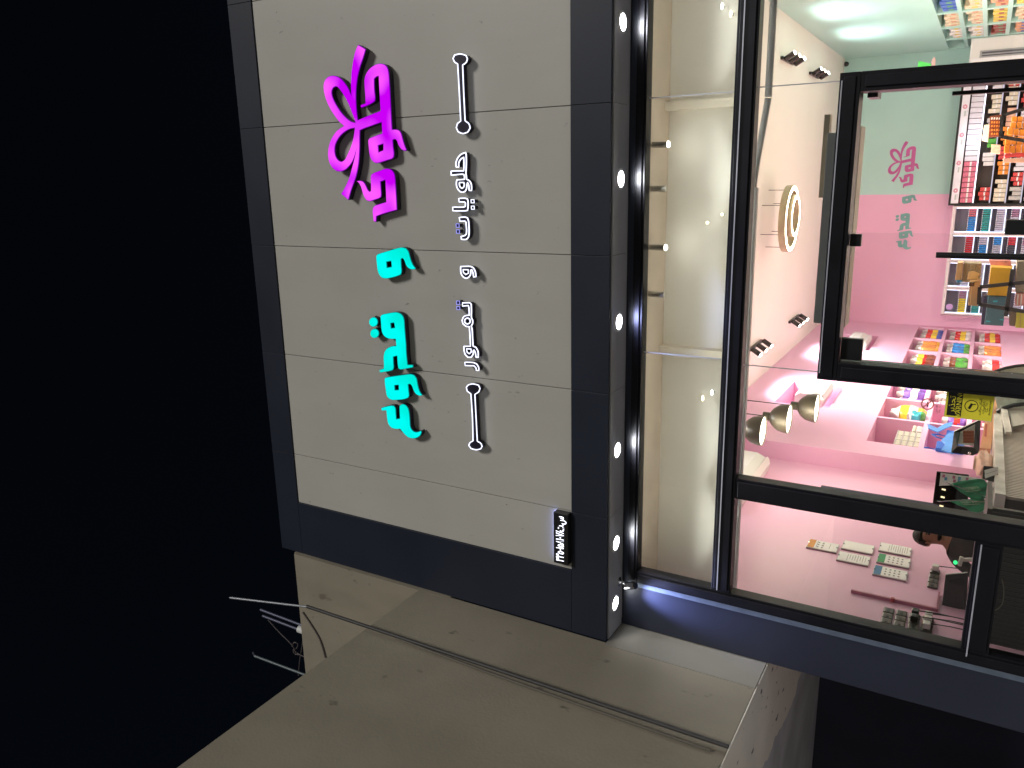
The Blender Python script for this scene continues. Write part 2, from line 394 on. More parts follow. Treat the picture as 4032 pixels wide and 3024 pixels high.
# ------------------------------------------------------------------ lettering
def cA(x, y): return at(1250 + x * .27119, 150 + y * .27125, Y=YL)
def cB(x, y): return at(1270 + x * .25316, 480 + y * .25316, Y=YL)
def cC(x, y): return at(1440 + x * .27112, 950 + y * .27125, Y=YL)
def cD(x, y): return at(1440 + x * .25922, 1330 + y * .25919, Y=YL)
def cE(x, y): return at(1740 + x * .22901, 580 + y * .22905, Y=YL)
def cF(x, y): return at(1780 + x * .27723, 1020 + y * .27728, Y=YL)
def c1(x, y): return at(1150 + x * .54244, 100 + y * .54250, Y=YL)
def c2(x, y): return at(1350 + x * .60297, 850 + y * .60277, Y=YL)
YL = 6.032
def L2(f, pts): return [(q.x, q.z) for q in (f(*p) for p in pts)]
main = L2(cA, [(590, 95), (698, 160), (660, 290), (615, 420), (580, 560), (562, 700), (555, 830), (558, 950), (568, 1080), (582, 1190), (700, 1140), (810, 1095), (915, 1055), (908, 940), (900, 800), (893, 680), (888, 552), (850, 565), (822, 592), (822, 650), (826, 760), (836, 860), (830, 912), (800, 938), (720, 980), (630, 1012), (626, 970), (697, 945), (692, 830), (682, 700), (680, 620), (692, 550), (720, 490), (770, 430), (840, 385), (905, 368), (965, 378), (1005, 415), (1028, 480), (1040, 600), (1050, 760), (1060, 950), (1070, 1150), (1080, 1325), (1150, 1325), (1190, 1345), (1215, 1390), (1240, 1480), (1265, 1560)])
main += L2(cB, [(1305, 435), (1285, 452), (1235, 435), (1200, 395), (1175, 350), (1160, 305), (1140, 275), (1110, 272), (1088, 285), (1095, 380), (1108, 480), (1105, 540), (1080, 572), (1000, 598), (920, 625), (840, 642), (790, 622), (745, 560), (725, 470), (715, 380), (708, 290), (725, 255), (790, 228), (860, 200), (928, 178), (922, 90), (918, 5), (830, 35), (740, 68), (650, 100), (578, 132), (575, 250), (575, 380), (570, 520), (560, 640), (540, 760), (515, 860), (480, 960), (440, 1070), (400, 1215), (345, 1168), (288, 1120), (330, 1050), (380, 950), (420, 850), (450, 740), (480, 630), (505, 530), (518, 462), (495, 540), (460, 620), (410, 690), (350, 745), (280, 772), (210, 760), (150, 710), (105, 630), (85, 530), (88, 430), (110, 330), (150, 240), (210, 150), (270, 100), (330, 62)])
main += L2(cA, [(320, 1220), (250, 1130), (180, 1020), (130, 910), (98, 800), (88, 700), (105, 620), (150, 565), (215, 543), (290, 558), (350, 600), (400, 660), (440, 720), (470, 785), (492, 835), (485, 700), (487, 600), (495, 480), (515, 340), (540, 220), (565, 150)])
holes = [L2(cA, [(265, 703), (300, 720), (345, 775), (400, 860), (450, 960), (490, 1060), (525, 1150), (552, 1225), (490, 1210), (420, 1160), (350, 1085), (290, 1000), (240, 910), (210, 830), (205, 770), (225, 722)]),
         L2(cB, [(500, 95), (490, 180), (470, 290), (430, 410), (390, 500), (350, 580), (300, 618), (250, 600), (205, 540), (187, 450), (195, 360), (230, 280), (280, 210), (350, 150), (420, 112)]),
         L2(cB, [(862, 368), (945, 340), (945, 437), (870, 470)])]
ya = L2(cB, [(528, 918), (575, 912), (625, 925), (655, 960), (680, 1010), (705, 1060), (735, 1085), (752, 1070), (752, 960), (748, 860), (760, 815), (800, 790), (880, 760), (960, 730), (1010, 725), (1070, 745), (1110, 800), (1125, 870), (1135, 1000), (1145, 1150), (1155, 1370), (1050, 1398), (950, 1428), (870, 1455), (835, 1470), (830, 1555), (795, 1550), (785, 1470), (778, 1390), (785, 1330), (815, 1300), (880, 1278), (990, 1243), (985, 1100), (980, 1000), (976, 903), (898, 930), (905, 1030), (912, 1130), (905, 1170), (870, 1192), (800, 1215), (740, 1235), (690, 1225), (650, 1170), (620, 1090), (600, 1020), (570, 960)])
waw = L2(cC, [(152, 225), (160, 198), (185, 182), (270, 155), (360, 128), (450, 100), (520, 88), (580, 100), (615, 145), (635, 210), (655, 280), (685, 345), (722, 392), (710, 408), (660, 408), (615, 385), (585, 345), (565, 290), (545, 255), (525, 245), (508, 262), (512, 350), (518, 440), (505, 485), (450, 508), (370, 530), (290, 542), (230, 525), (190, 475), (170, 410), (158, 310)])
wawh = L2(cC, [(298, 300), (370, 288), (378, 370), (305, 382)])
def ell(f, cx, cy, rx, ry, n=22): return L2(f, [(cx + rx * math.cos(2 * PI * i / n), cy + ry * math.sin(2 * PI * i / n)) for i in range(n)])
dot1 = ell(cC, 110, 1172, 62, 70); dot2 = ell(cC, 127, 1338, 62, 68)
qd = L2(cC, [(213, 1090), (235, 1065), (320, 1045), (430, 1030), (490, 1045), (535, 1085), (555, 1150), (562, 1250), (572, 1380)]) + L2(cD, [(609, 103), (612, 200), (620, 300), (632, 410), (714, 412), (716, 450), (640, 465), (560, 480), (520, 480), (495, 462), (485, 400), (478, 275), (415, 290), (418, 380), (422, 450), (410, 490), (370, 505), (290, 520), (215, 530), (208, 485), (272, 468), (275, 400), (270, 310), (280, 230), (310, 175), (360, 140), (410, 125), (462, 122), (455, 20)]) + L2(cC, [(370, 1418), (310, 1405), (260, 1365), (232, 1300), (222, 1200)])
qdh = L2(cC, [(358, 1190), (412, 1183), (424, 1255), (365, 1262)])
w2 = L2(cD, [(285, 625), (300, 605), (380, 590), (480, 575), (580, 562), (680, 552), (735, 570), (768, 620), (782, 690), (800, 770), (825, 830), (857, 870), (840, 882), (790, 872), (750, 840), (720, 780), (700, 730), (675, 702), (640, 710), (648, 800), (655, 880), (640, 915), (580, 935), (480, 945), (400, 945), (345, 920), (315, 870), (302, 780), (290, 700)])
w2h = L2(cD, [(435, 722), (500, 718), (502, 792), (440, 795)])
ain = L2(cD, [(235, 1065), (290, 1048), (380, 1030), (425, 1035), (448, 1070), (455, 1150), (462, 1235), (520, 1225), (515, 1130), (512, 1040), (530, 1015), (570, 1010), (615, 1035), (645, 1085), (660, 1160), (668, 1260), (675, 1350), (700, 1400), (740, 1430), (790, 1430), (835, 1412), (845, 1440), (825, 1485), (780, 1518), (720, 1530), (650, 1515), (600, 1475), (560, 1430), (525, 1385), (450, 1385), (390, 1365), (345, 1310), (325, 1230), (312, 1105), (245, 1108)])
def ol(p): return outline(p)
PINK = [('bow_and_letters', [ol(main)] + [ol(h_) for h_ in holes]), ('last_letter', [ol(ya)])]
TEAL = [('letter', [ol(waw), wawh]), ('dot', [dot1]), ('dot', [dot2]), ('letter', [ol(qd), qdh]), ('letter', [ol(w2), w2h]), ('letter', [ol(ain)])]
magM = emat('magenta acrylic', (.52, .0, .80), 1.15, (.95, .10, .95), 2.8, .42, .66)
tealM = emat('turquoise acrylic', (.0, .86, .72), 1.0, (.0, 1.0, .93), 3, .4, .6)
rimP = emat('violet edge glow', (.22, .0, .5), .8); rimT = emat('green edge glow', (.0, .42, .40), .8)
def sign(name, label, shapes, face, rim):
    T = thing(name, label, 'sign', (shapes[0][1][0][0][0], 6.08, shapes[0][1][0][0][1]))
    for nm, L in shapes:
        plate(nm + '_body', L, 6.040, 6.098, retM, T)
        plate(nm + '_rim', L, 6.034, 6.040, rim, T)
        plate(nm + '_face', L, 6.028, 6.034, face, T, -.005)
        # studs that hold the letter off the panel
        cx = sum(p[0] for p in L[0]) / len(L[0]); cz = sum(p[1] for p in L[0]) / len(L[0])
        p = min(L[0], key=lambda q: (q[0] - cx) ** 2 + (q[1] - cz) ** 2)
        obj('stud', MB().cyl((p[0], 6.09, p[1]), (p[0], 6.118, p[1]), .008, 8), darkB, T)
    return T
sign('sign_letters', 'glowing magenta Arabic word tied under a ribbon bow', PINK[:1], magM, rimP)
sign('sign_letters', 'glowing magenta final letter just left of the bow word', PINK[1:], magM, rimP)
sign('sign_letters', 'single glowing turquoise letter waw between the two words', TEAL[:1], tealM, rimT)
sign('sign_letters', 'glowing turquoise joined letters with two round dots above', TEAL[1:4], tealM, rimT)
sign('sign_letters', 'glowing turquoise letter with square eye and curled tail, second from the left end', TEAL[4:5], tealM, rimT)
sign('sign_letters', 'leftmost glowing turquoise letter with a hooked open head', TEAL[5:], tealM, rimT)

YL = 6.038
def sq(f, x0, y0, x1, y1): return L2(f, [(x0, y0), (x1, y0), (x1 + 3, y1), (x0 + 3, y1)])
hlw = [ol(L2(cE, [(408, 88), (330, 120), (275, 180), (245, 250), (240, 300), (248, 342), (290, 340), (290, 270), (320, 210), (375, 170), (378, 250), (378, 330), (374, 406), (265, 406), (158, 408), (160, 480), (260, 470), (350, 462), (378, 470), (388, 500), (388, 550), (330, 555), (257, 560), (248, 620), (260, 690), (300, 750), (345, 772), (395, 758), (420, 720), (430, 660), (440, 605), (460, 650), (468, 742), (510, 742), (510, 680), (500, 620), (470, 575), (425, 550), (420, 500), (412, 440), (415, 400), (420, 250), (417, 130)])), ol(L2(cE, [(300, 605), (378, 605), (385, 650), (370, 690), (345, 705), (315, 685), (302, 650)]))]
yal = [ol(L2(cE, [(290, 878), (400, 876), (440, 890), (450, 940), (448, 1040), (440, 1085), (400, 1092), (188, 1092), (185, 1028), (370, 1028), (402, 1015), (405, 960), (390, 940), (295, 938)]))]
ta = [ol(L2(cE, [(298, 1205), (400, 1200), (440, 1215), (458, 1270), (465, 1350), (468, 1450), (460, 1530), (430, 1575), (395, 1585), (335, 1582), (330, 1530), (385, 1520), (420, 1490), (425, 1430), (418, 1340), (415, 1290), (395, 1268), (308, 1270)]))]
wn = [ol(L2(cF, [(122, 106), (190, 104), (260, 105), (300, 125), (330, 180), (340, 250), (305, 255), (298, 200), (280, 150), (262, 160), (265, 210), (240, 255), (200, 275), (160, 255), (130, 210), (122, 150)])), ol(L2(cF, [(155, 150), (230, 152), (232, 200), (195, 220), (160, 190)]))]
tm = [ol(L2(cF, [(148, 622), (250, 620), (272, 640), (275, 730), (275, 830), (292, 870), (290, 920), (272, 950), (285, 1000), (290, 1100), (298, 1235), (340, 1255), (368, 1310), (372, 1395), (340, 1395), (330, 1330), (310, 1290), (300, 1310), (300, 1350), (270, 1395), (225, 1395), (185, 1350), (170, 1290), (168, 1240), (262, 1238), (255, 1100), (245, 960), (200, 955), (155, 920), (142, 870), (165, 820), (210, 800), (245, 800), (240, 700), (230, 660), (148, 668)])), ell(cF, 218, 880, 40, 42, 16), ol(L2(cF, [(205, 1275), (270, 1278), (272, 1320), (245, 1345), (215, 1325)]))]
ra = [ol(L2(cF, [(182, 1465), (300, 1470), (350, 1490), (378, 1540), (380, 1582), (345, 1582), (340, 1545), (310, 1515), (185, 1512)]))]
db1 = [ol(L2(c1, [(1202, 280), (1180, 265), (1168, 240), (1180, 215), (1222, 207), (1262, 218), (1273, 242), (1264, 268), (1238, 288), (1246, 490), (1256, 692), (1284, 715), (1293, 745), (1275, 775), (1240, 785), (1205, 772), (1192, 742), (1200, 712), (1224, 694), (1214, 490)]))]
db2 = [ol(L2(c2, [(836, 1163), (812, 1145), (806, 1120), (820, 1104), (852, 1098), (886, 1106), (896, 1128), (886, 1150), (862, 1166), (870, 1320), (878, 1472), (900, 1486), (910, 1505), (900, 1522), (870, 1528), (838, 1520), (822, 1500), (830, 1482), (850, 1470), (846, 1320)]))]
E_D1, E_D2 = [sq(cE, 500, 900, 552, 955)], [sq(cE, 505, 1010, 555, 1065)]
T_D1, T_D2 = [sq(cE, 243, 1315, 295, 1375)], [sq(cE, 248, 1418, 300, 1478)]
M_D1, M_D2 = [sq(cF, 62, 595, 105, 645)], [sq(cF, 65, 675, 108, 718)]
neonM = emat('white neon', (.80, .83, 1.0), 1.9)
neonB = emat('faint blue neon', (.36, .36, 1.0), 1.0)
def neon(label, shapes):
    T = thing('neon_sign', label, 'sign', (shapes[0][0][0][0][0], 6.09, shapes[0][0][0][0][1]))
    for L, m, r in shapes:
        plate('letter_body', L, 6.044, 6.10, retM, T)
        mb = MB()
        for lp in L:
            pts = [Vector((p[0], YL, p[1])) for p in lp]; k = len(pts); vs = []; fs = []; n = 6
            for i, p in enumerate(pts):
                d = (pts[(i + 1) % k] - pts[i - 1]).normalized(); a = Vector((0, 1, 0)); b = d.cross(a).normalized()
                for j in range(n):
                    th = 2 * PI * j / n; vs.append(p + (a * math.cos(th) + b * math.sin(th)) * r)
            for i in range(k):
                for j in range(n): fs.append((i * n + j, i * n + (j + 1) % n, ((i + 1) % k) * n + (j + 1) % n, ((i + 1) % k) * n + j))
            mb.add(vs, fs)
        obj('neon_tube', mb, m, T, smooth=True)
    return T
R1 = .0058
neon('white neon outlined dumbbell bar at the right end of the small text', [(db1, neonM, .0052)])
neon('white neon outlined joined letters beside the right dumbbell bar', [(hlw, neonM, R1)])
neon('white neon outlined upright and bowl letter with two square dots below', [(yal, neonM, R1), (E_D1, neonM, .0048), (E_D2, neonM, .0048)])
neon('white neon outlined bowl letter with two square dots above, last of the first small word', [(ta, neonM, R1), (T_D1, neonB, .0048), (T_D2, neonB, .0048)])
neon('small white neon outlined letter waw standing alone', [(wn, neonM, R1)])
neon('white neon outlined long joined word with a round loop in the middle', [(tm, neonM, R1), (M_D1, neonB, .0048), (M_D2, neonB, .0048)])
neon('white neon outlined short curved letter beside the left dumbbell bar', [(ra, neonM, .0055)])
neon('white neon outlined dumbbell bar at the left end of the small text', [(db2, neonM, .0052)])

# ------------------------------------------------------------------ soffit downlights
dlE = emat('cold lamp face', (.93, .95, 1.0), 30)
DLX = [(1.187, 'rightmost'), (-.006, 'second from the right'), (-1.196, 'third from the right'), (-2.358, 'third from the left'), (-3.264, 'second from the left'), (-3.882, 'leftmost')]
for i, (x, wd) in enumerate(DLX):
    T = thing('downlight', 'round white recessed downlight glowing in the navy soffit, %s in the row' % wd, 'lamp', (x, 6.28, 4.22), 'recessed downlights in the soffit')
    rg = MB().lathe((x, 6.28, 4.226), (x, 6.28, 4.2), [(0, .088), (.006, .088), (.010, .078), (.010, .066), (0, .064)], 28, cap=(False, False))
    obj('trim_ring', rg, whiteM, T, smooth=True)
    obj('lamp_face', MB().lathe((x, 6.28, 4.2255), (x, 6.28, 4.2), [(0, .066), (.004, .064), (.008, .03)], 24, cap=(False, True)), dlE, T, smooth=True)
    blue = i in (2, 5)
    lamp('bulb', 'SPOT', (x, 6.28, 4.212), 75 if i < 5 else 200, (.42, .48, 1.0) if blue else (.93, .95, 1.0), T, (0, .12, -1) if i < 5 else (.22, .26, -1), 152 if i < 5 else 66, .9, .05)
lamp('bulb', 'SPOT', (1.187 + 1.17, 6.28, 4.212), 46, (.93, .95, 1.0), None, (0, .10, -1), 120, .8, .05)
# bullet camera on the soffit end
bx = -3.70
BC = thing('bullet_camera', 'small chrome bullet camera hanging under the left end of the soffit', 'camera', (bx, 6.37, 4.2))
obj('mount', MB().lathe((bx, 6.37, 4.226), (bx, 6.37, 4.1), [(0, .045), (.008, .045), (.014, .03), (.03, .012), (.06, .012)], 18), chromeM, BC, smooth=True)
obj('body', MB().lathe((bx - .03, 6.37, 4.155), (bx + .03, 6.33, 4.02), [(0, .02), (.006, .034), (.11, .036), (.125, .033)], 20), chromeM, BC, smooth=True)
obj('lens', MB().lathe((bx + .022, 6.335, 4.040), (bx + .03, 6.33, 4.02), [(0, .032), (.004, .028)], 18), darkB, BC, smooth=True)

# ------------------------------------------------------------------ neighbour: beige building on the left
NH = thing('neighbour_building', 'plain beige rendered building with a long side wall left of the shop', 'building', (-4.2, 5, 1))
Zs = 2.85
obj('side_wall', MB().box(-4.50, -4.205, 2.9, 6.06, Zs, 6.38), beigeM, NH)
obj('side_wall', MB().box(-4.50, -4.200, 6.062, 7.4, Zs, 4.23), stripM, NH)
obj('upper_wall', MB().box(-16, -4.205, 6.10, 6.35, 6.0, 8.23), beigeM, NH)
obj('upper_wall', MB().box(-16, -4.205, 6.064, 6.10, 4.235, 8.20), beigeM, NH)
obj('roof_slab', MB().box(-16, -4.5, 2.9, 6.05, 6.2, 6.36), paveM, NH)
# soffit: torn white plaster over grey render
plM = mat('torn white plaster', (.86, .81, .71), .85, 0, .05, 2, .25, 30)
spots(plM, (.20, .185, .17), 5.5, .66, .69, (1.6, .9, 1))
grM = mat('grey cement render', (.55, .55, .58), .9, 0, .22, 1.4, .3, 30)
obj('soffit_slab', MB().box(-16, -4.206, 2.9, 10.1, Zs, Zs + .25), grM, NH)
random.seed(3)
edge = []
for i in range(70):
    y = 2.92 + i * .104
    edge.append((-5.50 + random.uniform(-.035, .05) + .10 * math.sin(y * 2.1) * (y < 8.2) - .0, y, Zs - .004))
obj('plaster_sheet', MB().poly([(-4.207, 2.92, Zs - .004)] + edge + [(-4.207, edge[-1][1], Zs - .004)], (0, 0, -.008)), plM, NH)
obj('back_wall', MB().box(-16, -3.9, 10.12, 10.3, -.3, Zs + .2), mat('render painted as darkness', (.035, .036, .06), .9, 0, .15, 2), NH)  # open darkness under the slab, painted as a near-black wall
obj('bottom_lip', MB().box(-4.195, -4.18, 2.9, 5.0, Zs, Zs + .02), beigeM, NH)
# drainpipe
DP = thing('drainpipe', 'grey drainpipe running up the beige side wall past the roof', 'pipe', (-4.17, 5.2, Zs))
obj('pipe', MB().cyl((-4.165, 5.2, Zs - .01), (-4.165, 5.2, 7.15), .017, 14), mat('grey pipe', (.05, .048, .046), .55, 0, .2, 6), DP, smooth=True)
obj('thin_pipe', MB().tube([(-4.19, 5.125, Zs + .1), (-4.19, 5.14, 4.0), (-4.19, 5.16, 5.0), (-4.18, 5.19, 6.0)], .010, 8), mat('pale pipe', (.14, .125, .10), .6), DP, smooth=True)
tp = at(900, 2357, X=-4.165); 
obj('mast', MB().cyl((-4.165, 5.2, 7.12), (-4.165, tp.y + .02, tp.z), .011, 10), mat('galvanised mast', (.42, .44, .48), .4, .5), DP, smooth=True)
# roof masts and wires
poleM = mat('blue grey mast', (.13, .14, .20), .5, .4)
a, b = at(1035, 2425, Y=6.6), at(1192, 2487, Y=6.6)
MP = thing('roof_mast', 'pair of short parallel roof poles with a white joint at the foot', 'pole', tuple(b))
obj('pole', MB().cyl(b + Vector((0, 0, -.4)), a, .017, 10), poleM, MP, smooth=True)
obj('pole', MB().cyl(b + Vector((.085, 0, -.4)), a + Vector((.085, 0, .03)), .017, 10), poleM, MP, smooth=True)
obj('joint', MB().cyl(b + Vector((.04, -.02, -.25)), b + Vector((.04, -.02, .04)), .05, 12), whiteM, MP, smooth=True)
a, b = at(1003, 2583, Y=6.6), at(1200, 2655, Y=6.6)
RP = thing('roof_mast', 'single thin grey roof pole, farthest left on the beige roof', 'pole', tuple(b))
obj('pole', MB().cyl(b + Vector((0, 0, -.4)), a, .017, 10), mat('green grey mast', (.16, .19, .2), .5, .4), RP, smooth=True)
obj('tip', MB().cyl(a, a + Vector((.05, 0, .03)), .012, 8), poleM, RP)
wireM = mat('thin grey wire', (.12, .10, .10), .7)
def wire(pts, r, label, Y=6.6, m=wireM):
    P = [at(*p, Y=Y) for p in pts]; q = []
    for i in range(len(P) - 1):
        p0, p1, p2, p3 = P[max(i - 1, 0)], P[i], P[i + 1], P[min(i + 2, len(P) - 1)]
        for k in range(5):
            t = k / 5; q.append(.5 * ((2 * p1) + (p2 - p0) * t + (2 * p0 - 5 * p1 + 4 * p2 - p3) * t * t + (3 * p1 - p0 - 3 * p2 + p3) * t**3))
    q.append(P[-1])
    return tag(obj('wire', MB().tube(q, r, 6), m), label, 'wire')
wire([(1055, 2440), (1100, 2490), (1150, 2540), (1162, 2565), (1185, 2580), (1210, 2592)], .007, 'loose grey wire hanging from the twin roof poles')
wire([(1150, 2545), (1158, 2530), (1172, 2535), (1168, 2552), (1155, 2560), (1162, 2575), (1185, 2578)], .007, 'small looped wire knot beside the roof edge', 6.62)
wire([(1193, 2490), (1190, 2540), (1180, 2600), (1175, 2660)], .006, 'thin straight wire between the roof poles', 6.64)
wire([(1191, 2410), (1225, 2460), (1255, 2510), (1270, 2550), (1281, 2590)], .009, 'brown cable hanging down the upper beige wall', 6.05)

# ------------------------------------------------------------------ shop interior shell
ZF, ZC = .15, 4.98
XR, XL, XN, YB, YN = 2.72, -4.0, -3.74, 22.2, 11.35
struct('floor', MB().box(-4.1, 3.3, 6.6, YB + .1, 0, ZF), floorM)
struct('ceiling', MB().box(-4.3, 3.3, 7.12, YB + .3, ZC, ZC + .15), ceilM)
struct('wall_left', MB().box(XL - .15, XL, 6.57, YN, 0, ZC + .1), pinkM)
wb = MB().box(XL - .3, -.53, YB, YB + .2, 0, ZC + .1)
struct('wall_back', wb, pinkM)
struct('wall_back_mint', MB().box(-.53, XR + .3, YB, YB + .2, 0, ZC + .1), mintM)
# recess behind the upper glass: white board, its ceiling and upright battens
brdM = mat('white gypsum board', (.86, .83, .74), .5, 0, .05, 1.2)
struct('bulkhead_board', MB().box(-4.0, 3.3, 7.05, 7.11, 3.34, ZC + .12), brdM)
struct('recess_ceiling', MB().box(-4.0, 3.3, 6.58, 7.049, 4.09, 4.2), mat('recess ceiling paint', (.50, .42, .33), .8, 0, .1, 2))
for x in (.595, -1.555):
    struct('board_batten', MB().box(x - .034, x + .034, 6.93, 7.049, 3.36, 4.088), mat('cream batten', (.86, .80, .68), .5))
T = thing('added_fill_strip', 'added glowing strip on the transom, unseen, brightening the board behind the upper glass', 'light strip', (0, 6.62, 3.37))  # added to brighten the board; no such strip is seen
obj('profile', MB().box(-3.6, 3.1, 6.60, 6.64, 3.345, 3.352), steelM, T)
obj('led', MB().box(-3.55, 3.1, 6.605, 6.635, 3.353, 3.357), emat('added soft fill', (1, .96, .88), 30.0), T)
# right wall: mint with cubbyholes, left wall: pink with niches (boards with real openings)
def niche_wall(name, X, sgn, y0, y1, z0, z1, holes, depth, m, md):
    """sgn = direction into the room along x"""
    ys = sorted({y0, y1} | {v for h_ in holes for v in h_[:2]}); zs = sorted({z0, z1} | {v for h_ in holes for v in h_[2:]})
    mb = MB(); Xb = X - sgn * depth
    for i in range(len(ys) - 1):
        for j in range(len(zs) - 1):
            cy, cz = (ys[i] + ys[i + 1]) / 2, (zs[j] + zs[j + 1]) / 2
            if any(h_[0] < cy < h_[1] and h_[2] < cz < h_[3] for h_ in holes): continue
            mb.box(Xb, X, ys[i], ys[i + 1], zs[j], zs[j + 1])
    w_ = struct(name, mb, m)
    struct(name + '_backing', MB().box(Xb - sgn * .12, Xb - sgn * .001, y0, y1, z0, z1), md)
    return w_
LH = [(13.45, 15.1, 5.07 - .0, 5.0)] and []
LH = [(13.45, 15.08, 3.48, 4.35), (18.5, 20.3, 3.46, 4.30)]
FARC = [(20.45, 21.95), (18.95, 20.37), (17.5, 18.87), (16.0, 17.42), (14.6, 15.92), (13.33, 14.5), (11.95, 13.25)]
ROWS = [(2.16, 2.73), (1.57, 2.09), (.98, 1.50)]
NR = [(2.06, 2.73), (1.50, 1.99), (.95, 1.43)]
for k, (a, b) in enumerate(FARC):
    for r_, (c, d) in enumerate(NR if k >= 5 else ROWS): LH.append((a, b, c, d))
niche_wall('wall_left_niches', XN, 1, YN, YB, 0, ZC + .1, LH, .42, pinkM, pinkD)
struct('wall_step', MB().box(XL - .2, XN - .001, YN - .02, YN - .001, 0, ZC + .1), pinkM)
RH = []
RC = [(20.62, 21.95), (19.0, 20.5), (17.25, 18.85), (15.7, 17.1), (14.1, 15.55)]
RR = [(2.40, 2.73), (2.02, 2.33), (1.64, 1.95), (1.25, 1.57)]
for a, b in RC:
    for c, d in RR: RH.append((a, b, c, d))
niche_wall('wall_right_mint', XR, -1, 6.57, YB, 0, ZC + .1, RH, .38, mintM, mintM)

# ------------------------------------------------------------------ logo painted on the back wall
fl = lambda c: c
pk = mat('painted pink logo', lin((190, 95, 155)), .6); tk = mat('painted teal logo', lin((118, 172, 168)), .6)
sx = (.73 + 1.83) / (1.23 + 2.44); tX = .73 - 1.23 * sx
za, zb = at(1273, 340, Y=6.03).z, at(1624, 592, Y=6.03).z; ya_, yb_ = at(3503, 600, Y=22.15).z, at(3628, 665, Y=22.15).z
sz = (ya_ - yb_) / (za - zb); tZ = ya_ - za * sz
lg = thing('wall_logo', 'pink and teal painted copy of the shop name on the back wall', 'logo', (0, 22.19, 3.3))
for nm, L in PINK: plate('pink_lettering', L, 22.190, 22.196, pk, lg, 0, (sx, sz), (tX, tZ))
for nm, L in TEAL: plate('teal_lettering', L, 22.190, 22.196, tk, lg, 0, (sx, sz), (tX, tZ))

# ------------------------------------------------------------------ ceiling lamps
coolE = emat('cool spot face', (.80, .92, 1.0), 16); warmE = emat('warm spot face', (1.0, .82, .58), 16)
cylM = mat('brown black lamp metal', (.05, .042, .04), .4, .4)
PW = 230
def triple(x, y, side, label, lit=(1, 1, 1), pw=None):
    """three spots on a bar that runs along the shop; side = sign of the wall they point to"""
    T = thing('triple_spotlight', label, 'lamp', (x, y, ZC), 'triple ceiling spotlights')
    obj('mounting_bar', MB().box(x - .025, x + .025, y - .5, y + .5, ZC - .05, ZC - .001), cylM, T)
    for k in (-1, 0, 1):
        p = Vector((x, y + k * .42, ZC - .05)); d = Vector((side * .45, -.22, -.85)).normalized()
        H = obj('lamp_head', MB().cyl(p + Vector((0, 0, .02)), p + Vector((0, 0, -.05)), .02, 10).cyl(p + Vector((0, 0, -.05)) - d * .04, p + Vector((0, 0, -.05)) + d * .15, .044, 18), cylM, T, smooth=True)
        e = p + Vector((0, 0, -.05)) + d * .151
        if lit[k + 1]:
            obj('lamp_lens', MB().lathe(e - d * .002, e + d, [(0, .041), (.008, .036)], 16, cap=(False, True)), warmE if k == 0 else coolE, H, origin=tuple(e))
            lamp('bulb', 'SPOT', e + d * .03, pw or PW, (1, .84, .66) if k == 0 else (.90, .95, 1.0), T, Vector((side * .22, .15, -.9)), 150, 1, .10)
    return T
TR = [(-3.0, 14.45, -1, 'triple black ceiling spotlight above the pink wall, nearest the window'), (-3.05, 17.9, -1, 'triple black ceiling spotlight above the pink wall, farther back'),
      (1.98, 15.7, 1, 'triple black ceiling spotlight beside the mint wall, nearer the window'), (1.98, 18.3, 1, 'triple black ceiling spotlight beside the mint wall, farther back'),
      (-3.0, 9.6, -1, 'triple ceiling spotlight hidden above the counter'), (2.05, 10.5, 1, 'triple ceiling spotlight hidden near the front of the mint wall')]
for t_ in TR: triple(*t_, pw=22 if t_[1] == 9.6 else (80 if t_[2] == 1 else None))
# ring chandelier
rc = at(3120, 862, Y=14.9); zr = rc.z
RG = thing('ring_chandelier', 'round brass chandelier of two glowing rings hung from the ceiling', 'chandelier', (rc.x, rc.y, zr))
ringE = emat('warm ring light', (1.0, .84, .60), 14)
def ring(nm, c, ro, ri, z0, z1):
    n = 48
    b = MB().lathe((c.x, c.y, z0), (c.x, c.y, z1), [(0, ri + .012), (0, ri), (z1 - z0, ri), (z1 - z0, ro), (0, ro), (0, ro - .012)], n, cap=(False, False))
    o = obj(nm, b, goldM, RG, smooth=True)
    e = MB().lathe((c.x, c.y, z0 + .004), (c.x, c.y, z0 - .01), [(0, ri + .012), (.008, ri + .02), (.008, ro - .02), (0, ro - .012)], n, cap=(False, False))
    obj('light_band', e, ringE, o, smooth=True)
ring('outer_ring', rc, .58, .485, zr, zr + .12)
ring('inner_ring', rc + Vector((.05, .03, 0)), 0.37, .285, zr - .05, zr + .05)
cb = MB()
for i in range(6):
    th = i * PI / 3; p = rc + Vector((.5 * math.cos(th), .5 * math.sin(th), .13)); cb.tube([(p.x, p.y, ZC), (p.x, p.y, p.z)], .005, 5)
obj('hanging_cable', cb, cableM, RG)
lamp('bulb', 'SPOT', rc + Vector((0, 0, -.35)), 2700, (1, .86, .70), RG, (0, 0, -1), 165, 1, .4)
